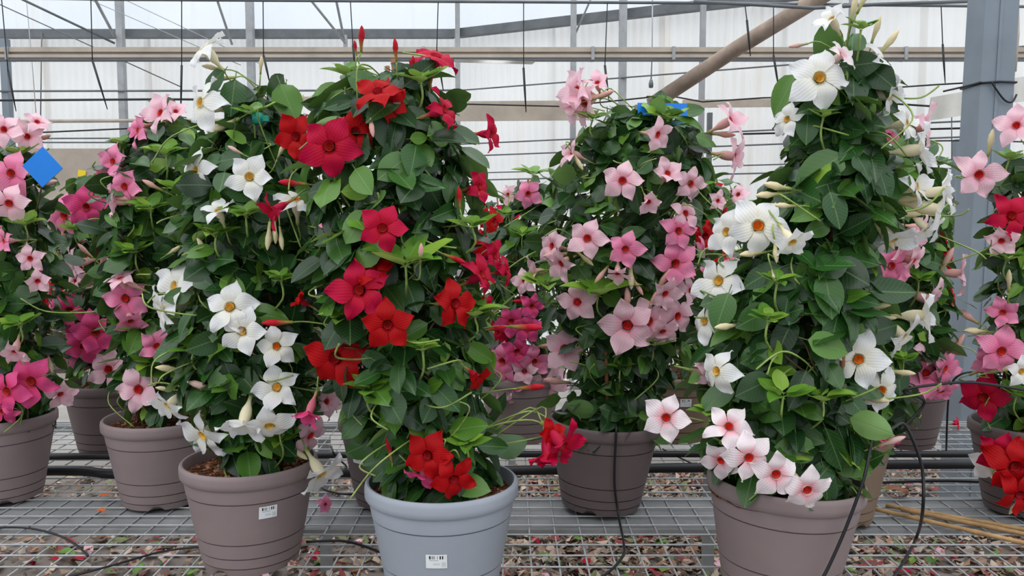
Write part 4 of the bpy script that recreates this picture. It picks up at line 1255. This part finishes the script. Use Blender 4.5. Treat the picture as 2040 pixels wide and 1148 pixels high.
# ------------------------------------------------------------------ cards, clip, cream pot
def card(name, px_, py, half, y, mat, label, cat, rot=45, yaw=0.0, pole=True, foot=None):
    p = at(px_, py, y)
    s = half * y / FPX * math.sqrt(2)
    root = tag(obj(name, None, None, p), label, cat)
    v, f = box_vf(-s / 2, s / 2, -0.0015, 0.0015, -s / 2, s / 2)
    c = obj('card', mesh('card', v, f, [M[mat]], smooth=False), root)
    c.rotation_euler = (0, math.radians(rot), yaw)
    if pole:
        v, f = tube_vf([(0, 0.006, -s * 1.6), (0, 0.006, s * .3)] if foot is None else spline([Vector(foot) - p, at(45, 520, 3.0) - p, at(78, 400, 2.84) - p, Vector((0, 0.006, s * .3))], 5), 0.003, 6)
        obj('stick', mesh('stick', v, f, [M['stem_brown']]), root)
card('sticky_trap', 85, 333, 40, 2.68, 'blue_card', 'diamond-shaped blue sticky card on a stick at left', 'sticky card', 48, foot=(-1.74, 2.93, BENCH + PH - 0.05))
card('sticky_trap', 163, 347, 11, 8.49, 'yellow_card', 'small yellow sticky card stuck on the grey-brown panel', 'sticky card', 8, pole=False)
root = tag(obj('sticky_trap', None, None, at(1320, 226, 2.76)), 'blue sticky card standing in the top of the light pink plant', 'sticky card')
v, f = box_vf(-0.083, 0.083, -0.0015, 0.0015, -0.008, 0.034)
c = obj('card', mesh('card', v, f, [M['blue_card']], smooth=False), root); c.rotation_euler = (math.radians(-8), 0, 0.1)
v, f = tube_vf([(0, 0, -0.3), (0, 0, 0.005)], 0.004, 6); obj('stick', mesh('stick', v, f, [M['stake']]), root)
root = tag(obj('plant_clip', None, None, at(514, 236, 2.30)), 'small teal plastic clip on a stake of the white plant', 'clip')
v, f = lathe_vf([(0.010, -0.016), (0.016, -0.014), (0.016, 0.014), (0.010, 0.016)], 12); obj('ring', mesh('ring', v, f, [M['teal']]), root)
v, f = box_vf(0.014, 0.03, -0.006, 0.006, -0.008, 0.008); obj('tab', mesh('tab', v, f, [M['teal']], smooth=False), root)
root = tag(obj('cream_pot', None, None, (at(1360, 700, 5.5).x, 5.5, BENCH)), 'small cream pot standing behind the light pink plant', 'pot')
v, f = lathe_vf([(0.0, 0.0), (0.105, 0.0), (0.110, 0.01), (0.110, 0.035), (0.104, 0.04), (0.08, 0.295), (0.075, 0.30), (0.0, 0.30)], 28)
obj('body', mesh('body', v, f, [M['pot_white']]), root)

# ------------------------------------------------------------------ drip tubes and cables on the bench
def bz(px_, py, z=BENCH + 0.006):
    """point on the bench surface seen at a pixel"""
    d = CAM_R @ Vector(((px_ - 1020) / FPX, -(py - 574) / FPX, -1.0))
    t = (z - CAMZ) / d.z
    return Vector((0, 0, CAMZ)) + d * t
hose([at(1228, 850, 2.70), at(1227, 872, 2.69), at(1224, 960, 2.72), at(1232, 1025, 2.735), bz(1243, 1085), bz(1240, 1110), bz(1205, 1146), bz(1150, 1170)], 0.0042, 'black drip tube hanging down the front of the light pink plant pot', 'drip_tube', 'tube')
hose([at(1736, 878, 2.02), at(1722, 950, 1.99), at(1690, 1040, 1.99), at(1660, 1110, 1.99), at(1640, 1150, 1.99), at(1620, 1180, 1.99)], 0.0042, 'black drip tube falling beside the tall white plant pot', 'drip_tube', 'tube')
hose([at(1738, 882, 2.05), at(1780, 852, 2.2), at(1800, 845, 2.25), at(1820, 880, 2.25), at(1838, 940, 2.25), at(1838, 1020, 2.25), bz(1826, 1070), bz(1800, 1120), bz(1770, 1165)], 0.0046, 'black tube looping beside the tall white plant down to the bench', 'drip_tube', 'tube')
hose([at(1790, 860, 2.6), at(1842, 802, 2.6), at(1800, 780, 2.55), at(1850, 768, 2.55), at(1930, 762, 2.6), at(2010, 772, 2.65), at(2080, 785, 2.7)], 0.0046, 'black tube arching from the tall white plant towards the right edge', 'drip_tube', 'tube')
hose([bz(1885, 900), at(1890, 790, 3.3), at(1905, 752, 3.2), at(1940, 741, 3.2), at(1985, 748, 3.2), at(2030, 770, 3.15), bz(2040, 900)], 0.004, 'short black tube arching in front of the steel column', 'drip_tube', 'tube')
hose([bz(-30, 1052), bz(50, 1052), bz(110, 1065), bz(150, 1085), bz(175, 1108)], 0.0035, 'thin black drip tube curling at the lower left', 'drip_tube', 'tube')
hose([bz(130, 1152), bz(230, 1125), bz(320, 1100), bz(400, 1090), bz(470, 1092)], 0.0035, 'thin black drip tube entering behind the front left pot', 'drip_tube', 'tube')
hose([bz(610, 1080), bz(680, 1078), bz(730, 1090), bz(790, 1115)], 0.0045, 'black drip tube between the front left and pale grey pots', 'drip_tube', 'tube')
hose([at(660, 890, 3.0), at(668, 910, 2.95), bz(690, 935), bz(640, 970), bz(700, 985), bz(720, 960)], 0.004, 'tangled black tube beside the dark rear pot', 'drip_tube', 'tube')
hose([bz(1320, 895), bz(1360, 915), bz(1400, 930), bz(1440, 920)], 0.0035, 'thin black tube behind the tall white plant pot at left', 'drip_tube', 'tube')

# bamboo canes lying on the bench at the right
for i, (p0, p1, lab) in enumerate([((1732, 1012), (2075, 1090), 'bamboo cane on the bench, nearest of the bundle'), ((1765, 1007), (2080, 1062), 'bamboo cane on the bench, farthest of the bundle'), ((1795, 1015), (2085, 1073), 'bamboo cane on the bench, middle of the bundle')]):
    a, b = bz(*p0, BENCH + 0.008), bz(*p1, BENCH + 0.008)
    pts = [a.lerp(b, t / 12) for t in range(13)]
    rad = [0.0075 if t % 4 else 0.0088 for t in range(13)]
    v, f = tube_vf(pts, rad, 8)
    tag(obj('bamboo_cane', mesh('bamboo_cane', v, f, [M['cane']])), lab, 'cane', 'bamboo cane bundle')

# things fallen on the bench
def fallen(px_, py, s, mat, label, name='fallen_leaf', cat='fallen leaf', shape=1, z=BENCH + 0.012, rot=0.4):
    p = bz(px_, py, z)
    lv, lf, lu = LEAFS[shape]
    m = Matrix.Translation(p) @ Matrix.Rotation(rot, 4, 'Z') @ Matrix.Rotation(0.25, 4, 'X') @ Matrix.Scale(s, 4)
    o = obj(name, mesh(name, lv, lf, [M[mat]], uv=lu), None, mat=m)
    return tag(o, label, cat)
fallen(196, 992, .055, 'orange', 'dry orange leaf on the bench left of the taupe pots, farther one', rot=-.6)
fallen(208, 1022, .055, 'orange', 'dry orange leaf on the bench left of the taupe pots, nearer one', rot=.9)
fallen(1815, 988, .11, 'dry', 'large dry brown leaf on the bench beyond the bamboo canes', rot=.6)
def fallen_flower(px_, py, s, k, label):
    p = bz(px_, py, BENCH + 0.03)
    m = Matrix.Translation(p) @ Matrix.Rotation(1.3, 4, 'X') @ Matrix.Rotation(.8, 4, 'Y') @ Matrix.Scale(s, 4)
    tag(obj('fallen_flower', FME[k]['whole'], None, mat=m), label, 'fallen flower')
fallen_flower(648, 1005, .035, 'p', 'wilted pink flower lying on the bench between the two front pots')
fallen_flower(1908, 845, .035, 'm', 'wilted red flower lying at the far edge of the bench at right')

# ------------------------------------------------------------------ litter on the floor under the bench
rr = random.Random(11)
V, F = [], []
for i in range(15000):
    x, y = rr.uniform(-3.0, 3.0), rr.uniform(3.2, 5.6)
    if rr.random() < 0.35: x = rr.gauss(0.6, 1.1)
    if x < -0.4 and rr.random() < 0.45: continue
    s = rr.uniform(.014, .05)
    m = Matrix.Rotation(rr.uniform(0, 6.3), 3, 'Z') @ Matrix.Rotation(rr.uniform(-.5, .5), 3, 'X') @ Matrix.Rotation(rr.uniform(-.5, .5), 3, 'Y')
    c = Vector((x, y, rr.uniform(.008, .03)))
    n = len(V)
    for q in ((-.5, 0, 0), (0, -1, .25), (.5, 0, 0), (0, 1, .3), (0, 0, .12)):
        V.append(m @ (Vector(q) * s) + c)
    F += [(n, n + 1, n + 4), (n + 1, n + 2, n + 4), (n + 2, n + 3, n + 4), (n + 3, n, n + 4)]
tag(obj('leaf_litter', mesh('leaf_litter', V, F, [M['litter']], smooth=False)), 'brown litter of dry leaves and petals on the floor under the bench', 'leaf litter', kind='stuff')
fm_ = {'leaf_young': 'green', 'petal_m': 'red', 'petal_l': 'pale pink', 'dry': 'brown'}
FALL = {k: mesh('fallen_leaf', *LEAFS[1][:2], [M[k]], uv=LEAFS[1][2]) for k in fm_}
for i in range(80):
    k = rr.choice(('leaf_young', 'petal_m', 'petal_l', 'dry', 'leaf_young'))
    py = rr.uniform(1062, 1146)
    p = bz(rr.uniform(0, 2040), py, 0.035)
    m = Matrix.Translation(p) @ Matrix.Rotation(rr.uniform(0, 6.3), 4, 'Z') @ Matrix.Rotation(rr.uniform(-.4, .3), 4, 'X') @ Matrix.Scale(rr.uniform(.06, .11), 4)
    nm = 'fallen_petal' if k.startswith('petal') else 'fallen_leaf'
    tag(obj(nm, FALL[k], None, mat=m), 'fallen %s %s on the floor seen through the bench mesh' % (fm_[k], nm[7:]), nm.replace('_', ' '), fm_[k] + (' fallen petals' if nm == 'fallen_petal' else ' fallen leaves') + ' on the floor')
